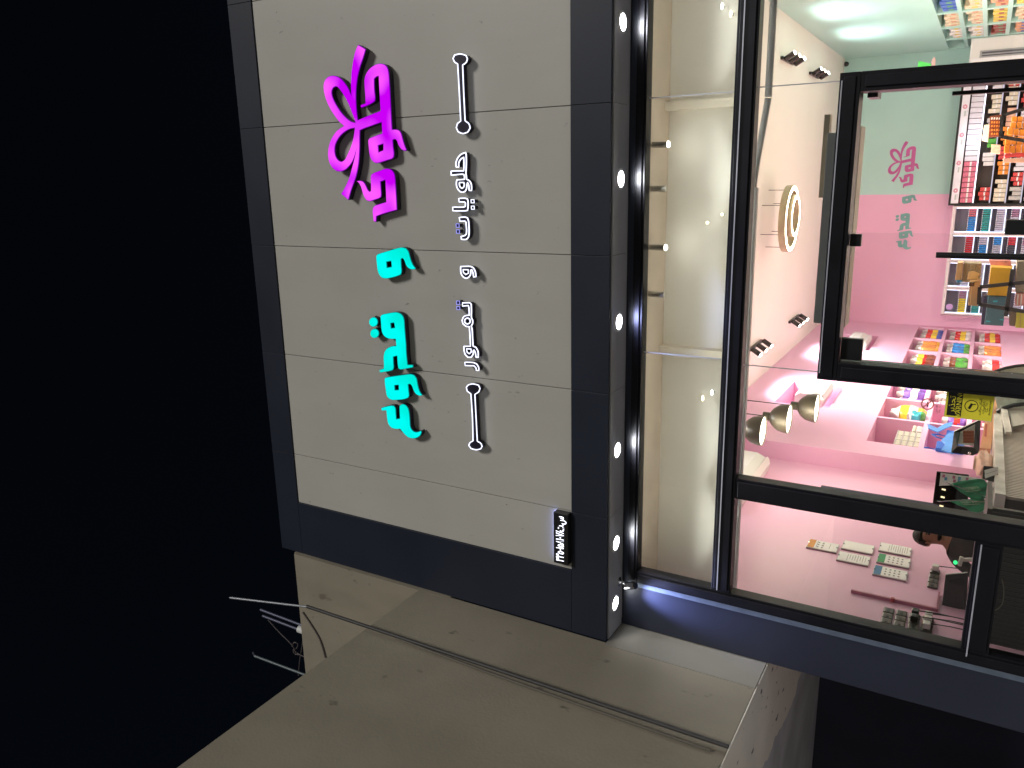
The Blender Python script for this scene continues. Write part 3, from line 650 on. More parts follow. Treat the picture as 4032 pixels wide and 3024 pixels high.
# pendants over the counter
def pendant(pt, label):
    x, y, z = pt
    T = thing('pendant_lamp', label, 'lamp', (x, y, z), 'bell pendant lamps over the counter')
    pr = [(0, .055), (.09, .055), (.095, .075), (.13, .12), (.19, .165), (.27, .185), (.33, .19)]
    obj('lamp_shade', MB().lathe((x, y, z + .33), (x, y, z), pr + [(.33, .182), (.27, .177), (.19, .157), (.13, .11)], 36, cap=(True, True)), [shadeM], T, smooth=True)
    obj('bulb_glow', MB().lathe((x, y, z + .02), (x, y, z), [(0, .181), (.006, .175), (.008, .10)], 30, cap=(False, True)), emat('warm pendant glow', (1.0, .90, .70), 9), T, smooth=True)
    obj('cable', MB().tube([(x, y, z + .32), (x, y, ZC)], .006, 6), cableM, T)
    lamp('bulb', 'POINT', (x, y, z - .15), 13, (1, .86, .66), T, size=.15)
pendant(at(3006, 1697, Y=9.75), 'olive bell pendant lamp nearest the window, cut by the frame')
pendant(at(3109, 1650, Y=10.15), 'middle olive bell pendant lamp of the three')
pendant(at(3218, 1608, Y=10.6), 'olive bell pendant lamp farthest from the window, in front of the white air conditioner')
# small cylinder lights behind the upper glass
for px, py, lit, lb in ((2635, 568, 1, 'lit one to the right of the middle joint'), (2624, 975, 1, 'lit one nearer the middle'), (2628, 742, 0, 'unlit one between the lit pair'), (2620, 1161, 0, 'unlit one left of the lit pair')):
    p = at(px, py, Y=6.64)
    T = thing('cylinder_light', 'small cylinder light behind the upper glass, ' + lb, 'lamp', (p.x, p.y, 4.09), 'cylinder lights above the upper glass')
    obj('body', MB().cyl((p.x, p.y, 4.089), (p.x, p.y, p.z + .01), .026, 18), mat('taupe lamp metal', (.50, .45, .38), .5), T, smooth=True)
    if lit:
        lamp('bulb', 'SPOT', (p.x, p.y + .02, p.z + .05), 3, (1, .98, .93), T, (0, .7, -1), 160, .9, .08)
        obj('lamp_face', MB().lathe((p.x, p.y, p.z + .012), (p.x, p.y, p.z), [(0, .027), (.012, .024), (.02, .008)], 14), emat('hot lamp face', (1, .97, .9), 12), T, smooth=True)
# added glowing discs imitating light dots in the upper glass; no known lamps
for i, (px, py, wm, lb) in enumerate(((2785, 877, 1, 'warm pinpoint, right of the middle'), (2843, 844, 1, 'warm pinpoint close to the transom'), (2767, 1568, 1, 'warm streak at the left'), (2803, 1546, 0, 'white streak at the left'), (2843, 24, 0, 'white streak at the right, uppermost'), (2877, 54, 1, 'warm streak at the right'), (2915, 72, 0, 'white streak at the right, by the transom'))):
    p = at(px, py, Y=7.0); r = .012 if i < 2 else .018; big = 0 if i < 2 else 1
    T = thing('added_light_dot', 'added glowing dot in the upper glass: ' + lb, 'lamp', tuple(p))
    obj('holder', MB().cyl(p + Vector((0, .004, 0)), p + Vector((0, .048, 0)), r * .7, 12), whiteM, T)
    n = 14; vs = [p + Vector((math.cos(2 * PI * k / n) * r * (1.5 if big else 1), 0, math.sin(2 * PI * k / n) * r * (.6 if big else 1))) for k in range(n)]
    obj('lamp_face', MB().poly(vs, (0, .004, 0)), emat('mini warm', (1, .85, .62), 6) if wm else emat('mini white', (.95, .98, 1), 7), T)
# header box (door operator) and grey tube below the transom
a = at(3262, 521, Y=6.72)
HB = thing('door_operator', 'long grey metal operator box above the glass doors', 'box', (0, 6.7, 2.6))
obj('casing', MB().box(-1.16, .30, 6.66, 6.86, 2.50, 2.70), steelM, HB, bevel=.006)
obj('cream_edge', MB().box(-1.18, .34, 6.655, 6.88, 2.462, 2.498), creamM, HB, bevel=.003)
sc = MB()
for x in (-1.05, -.5, .02, .2):
    for z in (2.57, 2.60): sc.cyl((x, 6.655, z + .03), (x, 6.662, z + .03), .006, 8)
obj('screws', sc, darkB, HB)
obj('batten', MB().box(-.18, .44, 6.75, 6.85, 2.703, 2.745), creamM, HB)
TU = thing('roller_tube', 'grey blind tube bending down behind the transom', 'tube', (0, 7.0, 3.2))
obj('tube', MB().tube([(2.6, 7.0, 3.235), (.62, 7.0, 3.235)], .030, 12), steelM, TU, smooth=True)
obj('tube_bend', MB().tube([(.61, 7.0, 3.235), (.39, 7.0, 3.262), (.1, 7.0, 3.30), (-.25, 7.0, 3.33)], .028, 12), steelM, TU, smooth=True)
obj('rail', MB().box(-3.9, -.1, 6.96, 7.03, 3.275, 3.335), steelM, TU, bevel=.008)
exec_marker = 0

# ------------------------------------------------------------------ air conditioners
acM = mat('white appliance plastic', (.74, .73, .70), .38, 0, .02, 4)
slotM = mat('dark vent slot', (.10, .06, .07), .6)
def wall_ac(x, y0, y1, z0, z1, label):
    """split unit on a wall that faces +x"""
    T = thing('air_conditioner', label, 'air conditioner', (x, (y0 + y1) / 2, z0))
    h_ = z1 - z0; d = .25
    pr = [(0, z0 + .02), (.13, z0), (.20, z0 + h_ * .18), (d, z0 + h_ * .42), (d + .005, z0 + h_ * .85), (.21, z1), (0, z1)]
    obj('body', MB().poly([(x + p, y0, z) for p, z in pr], (0, y1 - y0, 0)), acM, T, bevel=.012)
    v = MB()
    for k in range(3):
        p = Vector((x + .145 + k * .025, 0, z0 + .035 + k * .035)); v.bar((p.x, y0 + .06, p.z), (p.x, y1 - .06, p.z), .012, .016)
    obj('vent_slots', v, slotM, T)
    obj('louvre', MB().bar((x + .20, y0 + .05, z0 + .02), (x + .20, y1 - .05, z0 + .02), .07, .008, up=(.6, 0, -1)), acM, T)
    obj('badge', MB().box(x + d + .004, x + d + .008, y0 + .12, y0 + .2, z0 + h_ * .62, z0 + h_ * .68), mat('grey badge', (.25, .22, .2)), T)
wall_ac(-3.99, 9.15, 10.75, 3.80, 4.22, 'white wall air conditioner nearest the window on the pink wall')
wall_ac(-3.86, 13.75, 14.85, 3.62, 4.08, 'white wall air conditioner inside the nearer pink niche, behind the pendant lamps')
wall_ac(-3.86, 18.75, 19.9, 3.56, 4.00, 'white wall air conditioner in the far pink niche, seen through the door')
T = thing('floor_air_conditioner', 'tall white standing air conditioner in the back mint corner', 'air conditioner', (2.47, 20.8, ZF))
obj('body', MB().box(2.215, 2.715, 20.55, 21.1, ZF, 2.245), acM, T, bevel=.03)
obj('front_panel', MB().box(2.24, 2.30, 20.535, 20.549, 1.2, 2.19), mat('glossy pale panel', (.8, .8, .84), .15), T)
obj('vent_frame', MB().box(2.31, 2.45, 20.535, 20.549, .9, 2.06), mat('grey vent frame', (.42, .43, .46), .3, .5), T, bevel=.004)
obj('vent_slot', MB().box(2.335, 2.36, 20.528, 20.534, .95, 2.02).box(2.385, 2.42, 20.528, 20.534, .95, 2.02), mat('charcoal vent', (.10, .10, .12)), T)

# ------------------------------------------------------------------ papers, hatch and chargers on the near pink wall (faces +x)
txM = mat('printed grey text', (.22, .22, .22), .7)
XW = XL
def holder(px, py, label, head=None, lines=0, dots=0):
    """acrylic sign holder with an A4 sheet; px, py = its far top corner in the photograph"""
    p = at(px, py, X=XW + .02); y1 = p.y; y0 = y1 - .225; z1 = p.z; z0 = z1 - .315
    T = thing('notice_holder', label, 'notice', (XW, y0, z0))
    obj('acrylic_sheet', MB().box(XW + .013, XW + .018, y0, y1, z0, z1), mat('clear sheet edge', (.70, .66, .66), .15), T)
    obj('paper', MB().box(XW + .019, XW + .021, y0 + .007, y1 - .006, z0 + .006, z1 - .006), paperM, T)
    if head: obj('header', MB().box(XW + .0213, XW + .0222, y0 + .008, y1 - .008, z1 - .075, z1 - .008), mat('print %d' % int(px), head, .6), T)
    b = MB(); zt = z1 - .095
    random.seed(int(px))
    for k in range(lines):
        L = random.uniform(.05, .09); yc = (y0 + y1) / 2 + random.uniform(-.02, .02); b.box(XW + .0213, XW + .022, yc - L, yc + L, zt - .004, zt); zt -= .2 / max(lines, 1)
    for i in range(dots):
        for j in range(3):
            yc = y0 + .05 + j * .06; zc = z1 - .11 - i * .042; b.box(XW + .0213, XW + .022, yc - .012, yc + .012, zc - .010, zc + .006)
    if lines or dots: obj('print', b, txM, T)
    c = MB()
    for z in (z1 - .01, z0 + .01): c.cyl((XW, (y0 + y1) / 2, z), (XW + .03, (y0 + y1) / 2, z), .009, 10)
    obj('standoff', c, chromeM, T)
    obj('edge_shadow', MB().box(XW + .001, XW + .012, y0 - .004, y0 + .006, z0, z1), mat('mauve sheet shadow', (.45, .30, .36), .4), T)  # sheet's shadow on the wall, painted as a thin mauve strip
holder(3189, 2121, 'white notice with an orange crest, highest on the pink wall', lin((225, 150, 60)), 3, 2)
holder(3325, 2126, 'blank white notice with a dark rule, middle of the upper row')
holder(3306, 2169, 'white notice of grey lines below the blank one', None, 8)
holder(3468, 2134, 'white notice with heavy grey lines, nearest the person', None, 9)
holder(3460, 2177, 'white notice with a green header square', lin((70, 160, 105)), 0, 4)
holder(3445, 2223, 'white notice with a blue header square', lin((70, 125, 170)), 0, 4)
ht = thing('wall_hatch', 'pink flush hatch door standing slightly open on the pink wall', 'hatch', (XW, 8.3, 1.6))
obj('hatch_door', MB().poly([(XW + .002, 8.10, 1.60), (XW + .012, 7.76, 1.60), (XW + .012, 7.76, 2.33), (XW + .002, 8.10, 2.33)], (.018, 0, 0)), pinkM, ht)
obj('hatch_edge', MB().box(XW + .001, XW + .034, 7.735, 7.758, 1.58, 2.34), mat('mauve hatch edge', (.50, .20, .28), .5), ht)
obj('hatch_bottom', MB().box(XW + .001, XW + .034, 7.76, 8.10, 1.58, 1.596), mat('mauve hatch edge', 0), ht)
kq = at(3517, 2347, X=XW + .07)
obj('knob', MB().cyl((XW + .012, kq.y, kq.z), (XW + .05, kq.y, kq.z), .018, 14), mat('red knob', (.5, .08, .1)), ht, smooth=True)
devM = mat('grey socket plate', (.075, .07, .065), .35)
plugM = mat('white plug', (.7, .69, .66), .4)
def sock(px, py, label, plug=0):
    p = at(px, py, X=XW + .02)
    T = thing('wall_socket', label, 'socket', (XW, p.y, p.z), 'grey sockets on the pink wall')
    obj('plate', MB().box(XW + .001, XW + .022, p.y - .050, p.y + .050, p.z - .047, p.z + .047), devM, T, bevel=.01)
    obj('socket_face', MB().box(XW + .023, XW + .026, p.y - .03, p.y + .01, p.z - .012, p.z + .012), darkB, T)
    if plug:
        obj('plug', MB().box(XW + .03, XW + .085, p.y - .03, p.y + .04, p.z - .032, p.z + .03), plugM if plug == 1 else darkB, T, bevel=.008)
        pts = [Vector((XW + .08, p.y, p.z - .03)), Vector((XW + .10, p.y - .01, p.z - .18)), Vector((XW + .08, p.y + .03, p.z - .4)), Vector((XW + .10, p.y + .05, p.z - .7))]
        obj('cord', MB().tube(pts, .005, 5), cableM, T)
sx4 = [(3682, 2248), (3678, 2268), (3674, 2285), (3672, 2303)]
for i, (x, y) in enumerate(sx4): sock(x, y, 'grey wall socket in the short column beside the person, %s' % ('top one, plugged', 'second down', 'third down', 'lowest')[i], 1 if i == 0 else 0)
grid = [[(3500, 2402), (3551, 2413), (3602, 2425), (3655, 2437)], [(3495, 2423), (3546, 2434), (3598, 2447), (3652, 2454)], [(3490, 2443), (3541, 2455), (3597, 2467), (3647, 2476)]]
for j, row in enumerate(grid):
    for i, (x, y) in enumerate(row):
        pl = 1 if i == 3 else (2 if i == 2 and j < 2 else 0)
        sock(x, y, 'grey wall socket, %s level, %s of its row below the hatch' % (('highest', 'upper', 'lower', 'lowest')[i], ('far end', 'middle', 'near end')[j]), pl)

# ------------------------------------------------------------------ counter
CT = thing('sales_counter', 'L shaped counter with white marble top and dark fluted front', 'counter', (-2.85, 8, ZF))
obj('marble_top', MB().poly([(-2.83, 7.98, 1.165), (-2.83, 12.2, 1.165), (-3.5, 12.2, 1.165), (-3.5, 8.6, 1.165), (-3.98, 8.6, 1.165), (-3.98, 7.98, 1.165)], (0, 0, .085)), marbleM, CT, bevel=.004)
obj('counter_body', MB().box(-3.4, -2.89, 8.05, 12.1, ZF, 1.16).box(-3.95, -3.4, 8.04, 8.3, ZF, 1.158), darkM, CT)
rb = MB(); y = 8.03
while y < 12.1: rb.box(-2.889, -2.862, y, y + .030, ZF + .06, 1.158); y += .045
tag(obj('fluting', rb, mat('taupe fluting', (.46, .41, .36), .4, 0, .1, 5), CT), None, None, None, 'stuff')
# desk behind the lower window pane
DK = thing('cash_desk', 'dark ribbed cash desk front close behind the lower window pane', 'desk', (-3.2, 6.9, ZF))
obj('desk_front', MB().box(-3.72, -2.56, 6.86, 6.90, ZF, 1.30), mat('dark brown board', (.075, .066, .058), .5, 0, .12, 5), DK)
obj('desk_top', MB().box(-3.72, -2.56, 6.84, 7.5, 1.301, 1.335), darkM, DK)
rb = MB(); x = -3.715
while x < -2.58: rb.box(x, x + .008, 6.848, 6.859, ZF, 1.298); x += .04
tag(obj('ribs', rb, mat('dark brown rib', (.11, .10, .085), .5), DK), None, None, None, 'stuff')
wire([(3945, 2280), (3952, 2320), (3947, 2375), (3920, 2402), (3900, 2395)], .005, 'pale loop of cable on the dark desk front', 6.83, mat('pale cable', (.35, .33, .24), .6))
# screens, poster, flags on the counter
MS = thing('menu_screen', 'black glossy screen on the marble counter behind the green flags', 'screen', (-3.1, 8.55, 1.25))
obj('screen_panel', MB().poly([at(3688, 1858, Y=8.62), at(3815, 1872, Y=8.62), at(3810, 2022, Y=8.62), at(3672, 1983, Y=8.62)], (0, .03, 0)), screenM, MS, bevel=.004)
obj('screen_foot', MB().box(-3.2, -3.0, 8.58, 8.74, 1.25, 1.42), darkB, MS)
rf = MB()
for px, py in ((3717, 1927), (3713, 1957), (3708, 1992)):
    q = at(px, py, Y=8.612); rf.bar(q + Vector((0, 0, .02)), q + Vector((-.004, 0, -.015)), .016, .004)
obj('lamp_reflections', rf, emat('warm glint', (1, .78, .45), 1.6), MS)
PO = thing('poster', 'white price poster with pink and blue writing taped to the black screen', 'poster', (-2.95, 8.58, 1.5))
pq = [at(3704, 1862, Y=8.60), at(3868, 1885, Y=8.60), at(3862, 1905, Y=8.60), at(3698, 1913, Y=8.60)]
obj('sheet', MB().poly(pq, (0, .003, 0)), paperM, PO)
pb = MB()
for k, (px, py, mi) in enumerate(((3716, 1874, 0), (3724, 1885, 1), (3756, 1879, 0), (3758, 1894, 0), (3778, 1884, 1), (3776, 1897, 1), (3808, 1886, 0))):
    q = at(px, py, Y=8.597); pb.box(q.x - .016, q.x + .016, q.y - .001, q.y, q.z - .012, q.z + .012, mi)
obj('writing', pb, [mat('pink ink', (.65, .2, .35)), mat('blue ink', (.15, .4, .6))], PO)
P2 = thing('card_stand', 'dark stand with two white cards leaning at the marble counter edge', 'card stand', (-2.9, 8.5, 1.25))
obj('back_board', MB().poly([at(3873, 1835, Y=8.5), at(3930, 1840, Y=8.5), at(3930, 1905, Y=8.5), at(3868, 1885, Y=8.5)], (0, .01, 0)), metalD, P2)
obj('card', MB().poly([at(3876, 1852, Y=8.48), at(3928, 1838, Y=8.48), at(3932, 1850, Y=8.48), at(3878, 1867, Y=8.48)], (0, .006, 0)), paperM, P2)
obj('card', MB().poly([at(3877, 1869, Y=8.475), at(3932, 1852, Y=8.475), at(3932, 1866, Y=8.475), at(3879, 1884, Y=8.475)], (0, .006, 0)), paperM, P2)
flagM = mat('green flag cloth', (.03, .30, .14), .7, 0, .2, 14)
scrM = mat('flag script', (.55, .62, .45), .7)
def flag(label, pts, pole, script, Y):
    P = [at(*p, Y=Y) for p in pts]; T = thing('flag', label, 'flag', tuple(at(*pole[0], Y=Y)))
    o = [Vector((p[0], Y, p[1])) for p in outline([(p.x, p.z) for p in P], 4, 60)]
    cx = sum(p.x for p in o) / len(o); cz = sum(p.z for p in o) / len(o)
    vs = []; fs = []; n = len(o); R_ = 5
    for j in range(R_ + 1):
        k = 1 - j / R_
        for p in o:
            q = Vector((cx + (p.x - cx) * k, Y, cz + (p.z - cz) * k)); q.y += .018 * math.sin(q.x * 55 + q.z * 30) * (1 if j else .5); vs.append(q)
    for j in range(R_):
        for i in range(n): fs.append((j * n + i, j * n + (i + 1) % n, (j + 1) * n + (i + 1) % n, (j + 1) * n + i))
    m2 = MB().add(vs, fs); c = obj('cloth', m2, flagM, T, smooth=True)
    so_ = c.modifiers.new('s', 'SOLIDIFY'); so_.thickness = .003
    obj('pole', MB().tube([at(*p, Y=Y - .03) for p in pole], .004, 6), chromeM, T, smooth=True)
    q = at(*pole[-1], Y=Y - .03); obj('finial', MB().cyl(q, q + Vector((.0, 0, .03)), .006, 8, .001), chromeM, T)
    sb = MB(); pl = [at(*p, Y=Y - .032) for p in script]
    d = (pl[1] - pl[0]); e = (pl[2] - pl[0])
    random.seed(int(pts[0][0]))
    for k in range(9):
        a = pl[0] + d * (.06 + k * .10) + e * random.uniform(0, .25); b = pl[0] + d * (.06 + k * .10 + random.uniform(-.05, .08)) + e * random.uniform(.7, 1)
        m_ = (a + b) / 2 + d * random.uniform(-.06, .06); sb.tube([a, m_, b], .0022, 4)
    sb.tube([pl[0] + e * 1.22, pl[0] + d * .5 + e * 1.26, pl[0] + d + e * 1.2], .002, 4)
    obj('script', sb, scrM, T)
flag('green table flag leaning right, larger of the crossed pair', [(3738, 1906), (3760, 1900), (3788, 1893), (3830, 1888), (3870, 1888), (3885, 1903), (3894, 1930), (3900, 1955), (3893, 1972), (3860, 1970), (3825, 1964), (3795, 1945), (3765, 1925)],
     [(3921, 1970), (3850, 1944), (3740, 1905), (3726, 1900)], [(3790, 1918), (3850, 1912), (3800, 1932)], 8.40)
flag('green table flag leaning left, lower of the crossed pair', [(3726, 1973), (3770, 1969), (3810, 1966), (3850, 1967), (3890, 1975), (3906, 1984), (3885, 2000), (3860, 2016), (3840, 2019), (3810, 2006), (3780, 1990), (3750, 1979)],
     [(3921, 1972), (3860, 1976), (3800, 1968), (3718, 1973), (3702, 1975)], [(3775, 1972), (3840, 1970), (3790, 1984)], 8.36)
fb = at(3922, 1972, Y=8.36)
T = thing('flag_stand', 'small chrome base holding both green flags', 'stand', (fb.x, 8.36, 1.25))
obj('base', MB().lathe((fb.x, 8.36, 1.251), (fb.x, 8.36, 1.4), [(0, .035), (.008, .033), (.014, .012), (.05, .009), (.06, .014), (.066, .012)], 16), chromeM, T, smooth=True)
for k, (px, py, r, lb) in enumerate(((3915, 1923, .03, 'small white dish nearest the cards on the counter'), (3912, 1939, .034, 'small white dish in the middle of the counter group'), (3918, 1951, .028, 'small white dish beside the flag base'))):
    q = at(px, py, Y=8.3); T = thing('dish', lb, 'dish', (q.x, 8.3, 1.25))
    obj('bowl', MB().lathe((q.x, 8.3, 1.251), (q.x, 8.3, 1.4), [(0, r * .5), (.01, r * .6), (.035, r), (.038, r * .96), (.014, r * .5)], 18), whiteM, T, smooth=True)
    obj('contents', MB().lathe((q.x, 8.3, 1.27), (q.x, 8.3, 1.4), [(0, r * .55), (.012, r * .4), (.016, r * .1)], 12), mat('amber sweets', (.45, .2, .08)), T, smooth=True)
def sack(name, label, cat, c, sx_, sy_, sz_, m, seed, parts=True, group=None, band=None, rot=0.):
    """soft bag: lumpy pillow with a crimped top"""
    T = thing(name, label, cat, tuple(c), group); random.seed(seed); vs = []; fs = []; nu, nv = 12, 8
    for j in range(nv + 1):
        t = j / nv; pr = (math.sin(PI * min(1, t * 1.12 + .04)) ** .45) if t < .86 else .35 - (t - .86) * .6
        for i in range(nu):
            th = 2 * PI * i / nu; k = 1 + random.uniform(-.15, .13); x = math.cos(th); y_ = math.sin(th)
            x = math.copysign(abs(x) ** .7, x); y_ = math.copysign(abs(y_) ** .7, y_)
            wx = sx_ / 2 * (pr * .5 + .5 if t > .8 else 1 - .25 * (t < .02)); wy = sy_ / 2 * max(.12, pr)
            X_ = x * wx * k; Y_ = y_ * wy * k
            vs.append(Vector((c[0] + X_ * math.cos(rot) - Y_ * math.sin(rot), c[1] + X_ * math.sin(rot) + Y_ * math.cos(rot), c[2] + .002 + t * sz_)))
    for j in range(nv):
        for i in range(nu): fs.append((j * nu + i, j * nu + (i + 1) % nu, (j + 1) * nu + (i + 1) % nu, (j + 1) * nu + i))
    fs.append(tuple(range(nu - 1, -1, -1))); fs.append(tuple(nv * nu + i for i in range(nu)))
    o = obj('bag', MB().add(vs, fs), m, T, smooth=True)
    if name == 'candy_bag': band = list(band or []) + [(.80, 1.0, clrB)]
    if band:
        for bi, (z0, z1, bmm) in enumerate(band):
            b = MB(); q = []
            lo, hi = int(z0 * nv), int(z1 * nv); hi = max(hi, lo + 1)
            V = vs[lo * nu:(hi + 1) * nu]; ctr = Vector((c[0], c[1], 0))
            V = [Vector((ctr.x + (v.x - ctr.x) * 1.03, ctr.y + (v.y - ctr.y) * 1.05, v.z)) for v in V]; F_ = []
            for j in range(hi - lo):
                for i in range(nu): F_.append((j * nu + i, j * nu + (i + 1) % nu, (j + 1) * nu + (i + 1) % nu, (j + 1) * nu + i))
            obj('printed_band', MB().add(V, F_), bmm, T, smooth=True)
    return T
def plastic(n, c, r=.22): return mat('bag film ' + n, c, r, 0, .12, 9, .25, 30, .6)
redB, yelB, grnB, oraB, bluB, pchB, purB, clrB, whtB, brnB = (plastic(*a) for a in (('red', (.62, .035, .03)), ('yellow', (.80, .52, .04)), ('green', (.09, .36, .06)), ('orange', (.75, .27, .06)), ('blue', (.03, .22, .62)), ('peach', (.72, .42, .30)), ('purple', (.22, .12, .50)), ('clear', (.62, .58, .58)), ('white', (.74, .72, .70)), ('brown', (.22, .07, .04))))
sack('bag', 'peach cloth bag on the marble counter beside the orange box', 'bag', (-3.0, 9.3, 1.25), .20, .62, .17, mat('peach cloth', (.72, .46, .36), .8, 0, .2, 9), 5)
sack('bag', 'cream paper bag standing behind the cash desk', 'bag', (-3.38, 8.28, 1.25), .16, .14, .10, mat('cream paper', (.5, .45, .34), .8), 8)

# monitor on the cash desk side
MN = thing('monitor', 'black monitor seen from behind below the pink wall notices', 'monitor', (-3.72, 7.9, 1.34))
mq = [at(3723, 2263, Y=7.9), at(3812, 2256, Y=7.9), at(3805, 2420, Y=7.9), at(3705, 2416, Y=7.9)]
obj('monitor_back', MB().poly(mq, (0, .03, 0)), darkB, MN, bevel=.006)
obj('inner_panel', MB().poly([mq[0] * .86 + mq[2] * .14 + Vector((0, -.006, 0)), mq[1] * .86 + mq[3] * .14 + Vector((0, -.006, 0)), mq[2] * .86 + mq[0] * .14 + Vector((0, -.006, 0)), mq[3] * .86 + mq[1] * .14 + Vector((0, -.006, 0))], (0, .004, 0)), screenM, MN)
obj('stand', MB().box(-3.85, -3.6, 7.93, 8.03, .9, 1.36), darkB, MN)
T = thing('bottle', 'small clear tub with a red lid at the lower left of the cashier window', 'tub', tuple(at(3775, 2500, Y=7.5)))
q = at(3775, 2500, Y=7.5); obj('tub', MB().cyl((q.x, 7.5, q.z - .05), (q.x, 7.5, q.z + .05), .035, 16), clearM, T, smooth=True); obj('lid', MB().cyl((q.x, 7.5, q.z - .02 - .05), (q.x, 7.5, q.z - .05), .036, 16), mat('red lid', (.5, .05, .04)), T)

# ------------------------------------------------------------------ person behind the counter
def person():
    hx = at(3655, 2113, Y=8.62)         # middle of the head
    base = Vector((hx.x - .03, 8.66, ZF))
    T = thing('person', 'person in dark clothes leaning over the cash desk, head turned to the counter', 'person', tuple(base))
    H = hx
    def V(dx, dy, z): return Vector((base.x + dx, base.y + dy, z))
    nk = Vector((H.x - .01, H.y + .01, H.z - .15))
    joints = [
        (V(0, .05, .98), .15), (V(0, .03, 1.15), .14), (V(0, .0, 1.32), .155), (Vector((nk.x, nk.y + .02, H.z - .24)), .13), (nk, .060), (Vector((H.x, H.y, H.z - .08)), .066), (Vector((H.x, H.y, H.z + .01)), .094), (Vector((H.x, H.y + .01, H.z + .055)), .086),
        (V(-.20, -.02, H.z - .30), .060), (V(-.26, -.14, 1.27), .046), (V(-.10, -.38, 1.22), .034), (V(-.06, -.43, 1.22), .028),
        (V(.20, -.02, H.z - .30), .060), (V(.28, -.12, 1.27), .046), (V(.12, -.36, 1.24), .034), (V(.09, -.41, 1.24), .028),
        (V(-.10, .04, .90), .10), (V(-.11, -.02, .55), .068), (V(-.11, .04, .24), .050), (V(-.11, -.06, .19), .040),
        (V(.10, .04, .90), .10), (V(.11, -.02, .55), .068), (V(.11, .04, .24), .050), (V(.11, -.06, .19), .040)]
    edges = [(0, 1), (1, 2), (2, 3), (3, 4), (4, 5), (5, 6), (6, 7), (3, 8), (8, 9), (9, 10), (10, 11), (3, 12), (12, 13), (13, 14), (14, 15), (0, 16), (16, 17), (17, 18), (18, 19), (0, 20), (20, 21), (21, 22), (22, 23)]
    for hand, sd_ in ((11, 1), (15, -1)):
        w_ = joints[hand][0]
        for k in range(5):
            i0 = len(joints)
            if k < 4:
                L = (.030, .034, .032, .024)[k]; a = w_ + Vector((sd_ * (-.024 + k * .016), -.045, -.004)); b = a + Vector((0, -L, -.008)); c = b + Vector((0, -L * .6, -.018))
            else: a = w_ + Vector((sd_ * .030, -.012, -.006)); b = a + Vector((sd_ * .020, -.022, -.006)); c = b + Vector((0, -.02, -.008))
            joints += [(a, .0095), (b, .0085), (c, .007)]; edges += [(hand, i0), (i0, i0 + 1), (i0 + 1, i0 + 2)]
    def skin(nm, js, es, m, scale=1., sub=2):
        me = bpy.data.meshes.new(nm); me.from_pydata([tuple(p - base) for p, _ in js], es, []); ob = bpy.data.objects.new(nm, me); C.objects.link(ob)
        ob.modifiers.new('skin', 'SKIN'); sv = me.skin_vertices[0].data
        for i, (_, r) in enumerate(js): sv[i].radius = (r * scale, r * scale); sv[i].use_root = (i == 0)
        s_ = ob.modifiers.new('sub', 'SUBSURF'); s_.levels = s_.render_levels = sub
        dg = bpy.context.evaluated_depsgraph_get(); dg.update(); m2 = bpy.data.meshes.new_from_object(ob.evaluated_get(dg)); bpy.data.objects.remove(ob)
        m2.name = nm; m2.materials.clear(); m2.materials.append(m); m2.polygons.foreach_set('use_smooth', [True] * len(m2.polygons))
        o2 = bpy.data.objects.new(nm, m2); C.objects.link(o2); o2.parent = T; o2['_loc'] = tuple(base); return o2
    skinM = mat('skin', (.36, .19, .12), .5, 0, .08, 9)
    body = skin('body', joints, edges, skinM)
    # face: pull nose, brow and chin out of the head of the same mesh (looks towards +x, downwards)
    fd = Vector((.86, -.50, -.16)).normalized(); sdv = fd.cross(Vector((0, 0, 1))).normalized(); upv = sdv.cross(fd).normalized(); hc = H - base
    for v in body.data.vertices:
        d = v.co - hc
        if d.length < .16:
            f = d.dot(fd); s_ = d.dot(sdv); u = d.dot(upv)
            d2 = fd * f * 1.06 + sdv * s_ * .84 + upv * u * 1.05
            if f > .03:
                d2 += fd * (.030 * math.exp(-(s_ / .016) ** 2 - ((u + .018) / .026) ** 2) + .012 * math.exp(-((u - .03) / .018) ** 2 - (s_ / .05) ** 2) + .016 * math.exp(-((u + .085) / .022) ** 2 - (s_ / .03) ** 2))
                for e in (-.032, .032): d2 -= fd * .010 * math.exp(-((s_ - e) / .016) ** 2 - ((u - .008) / .012) ** 2)
            v.co = hc + d2
    cloth = mat('dark clothing', (.030, .023, .020), .85, 0, .3, 12, .3, 60)
    cj = [(joints[i][0], joints[i][1] * 1.13) for i in range(4)] + [(Vector((nk.x, nk.y + .01, nk.z - .035)), .078)] + [(joints[i][0], joints[i][1] * 1.25) for i in (8, 9, 10, 12, 13, 14)]
    skin('jacket', cj, [(0, 1), (1, 2), (2, 3), (3, 4), (3, 5), (5, 6), (6, 7), (3, 8), (8, 9), (9, 10)], cloth)
    skin('trousers', [(joints[i][0], joints[i][1] * 1.15) for i in (0, 16, 17, 18, 20, 21, 22)], [(0, 1), (1, 2), (2, 3), (0, 4), (4, 5), (5, 6)], cloth)
    hair = MB(); n, mrows = 22, 12; vs = []; fs = []
    for j in range(mrows + 1):
        ph = PI * .66 * j / mrows
        for i in range(n):
            th = 2 * PI * i / n; d = upv * math.cos(ph) * 1.12 + (fd * math.cos(th) + sdv * math.sin(th)) * math.sin(ph)
            lim = 1.0
            fr_ = d.dot(fd)
            if fr_ > .25 and math.cos(ph) < .42: lim = .72
            r = .104 * lim * (1 + .025 * math.sin(th * 7 + j))
            vs.append(H + Vector((0, .006, .026)) + Vector((d.x * r * (.92), d.y * r, d.z * r)) - fd * .014)
    for j in range(mrows):
        for i in range(n): fs.append((j * n + i, j * n + (i + 1) % n, (j + 1) * n + (i + 1) % n, (j + 1) * n + i))
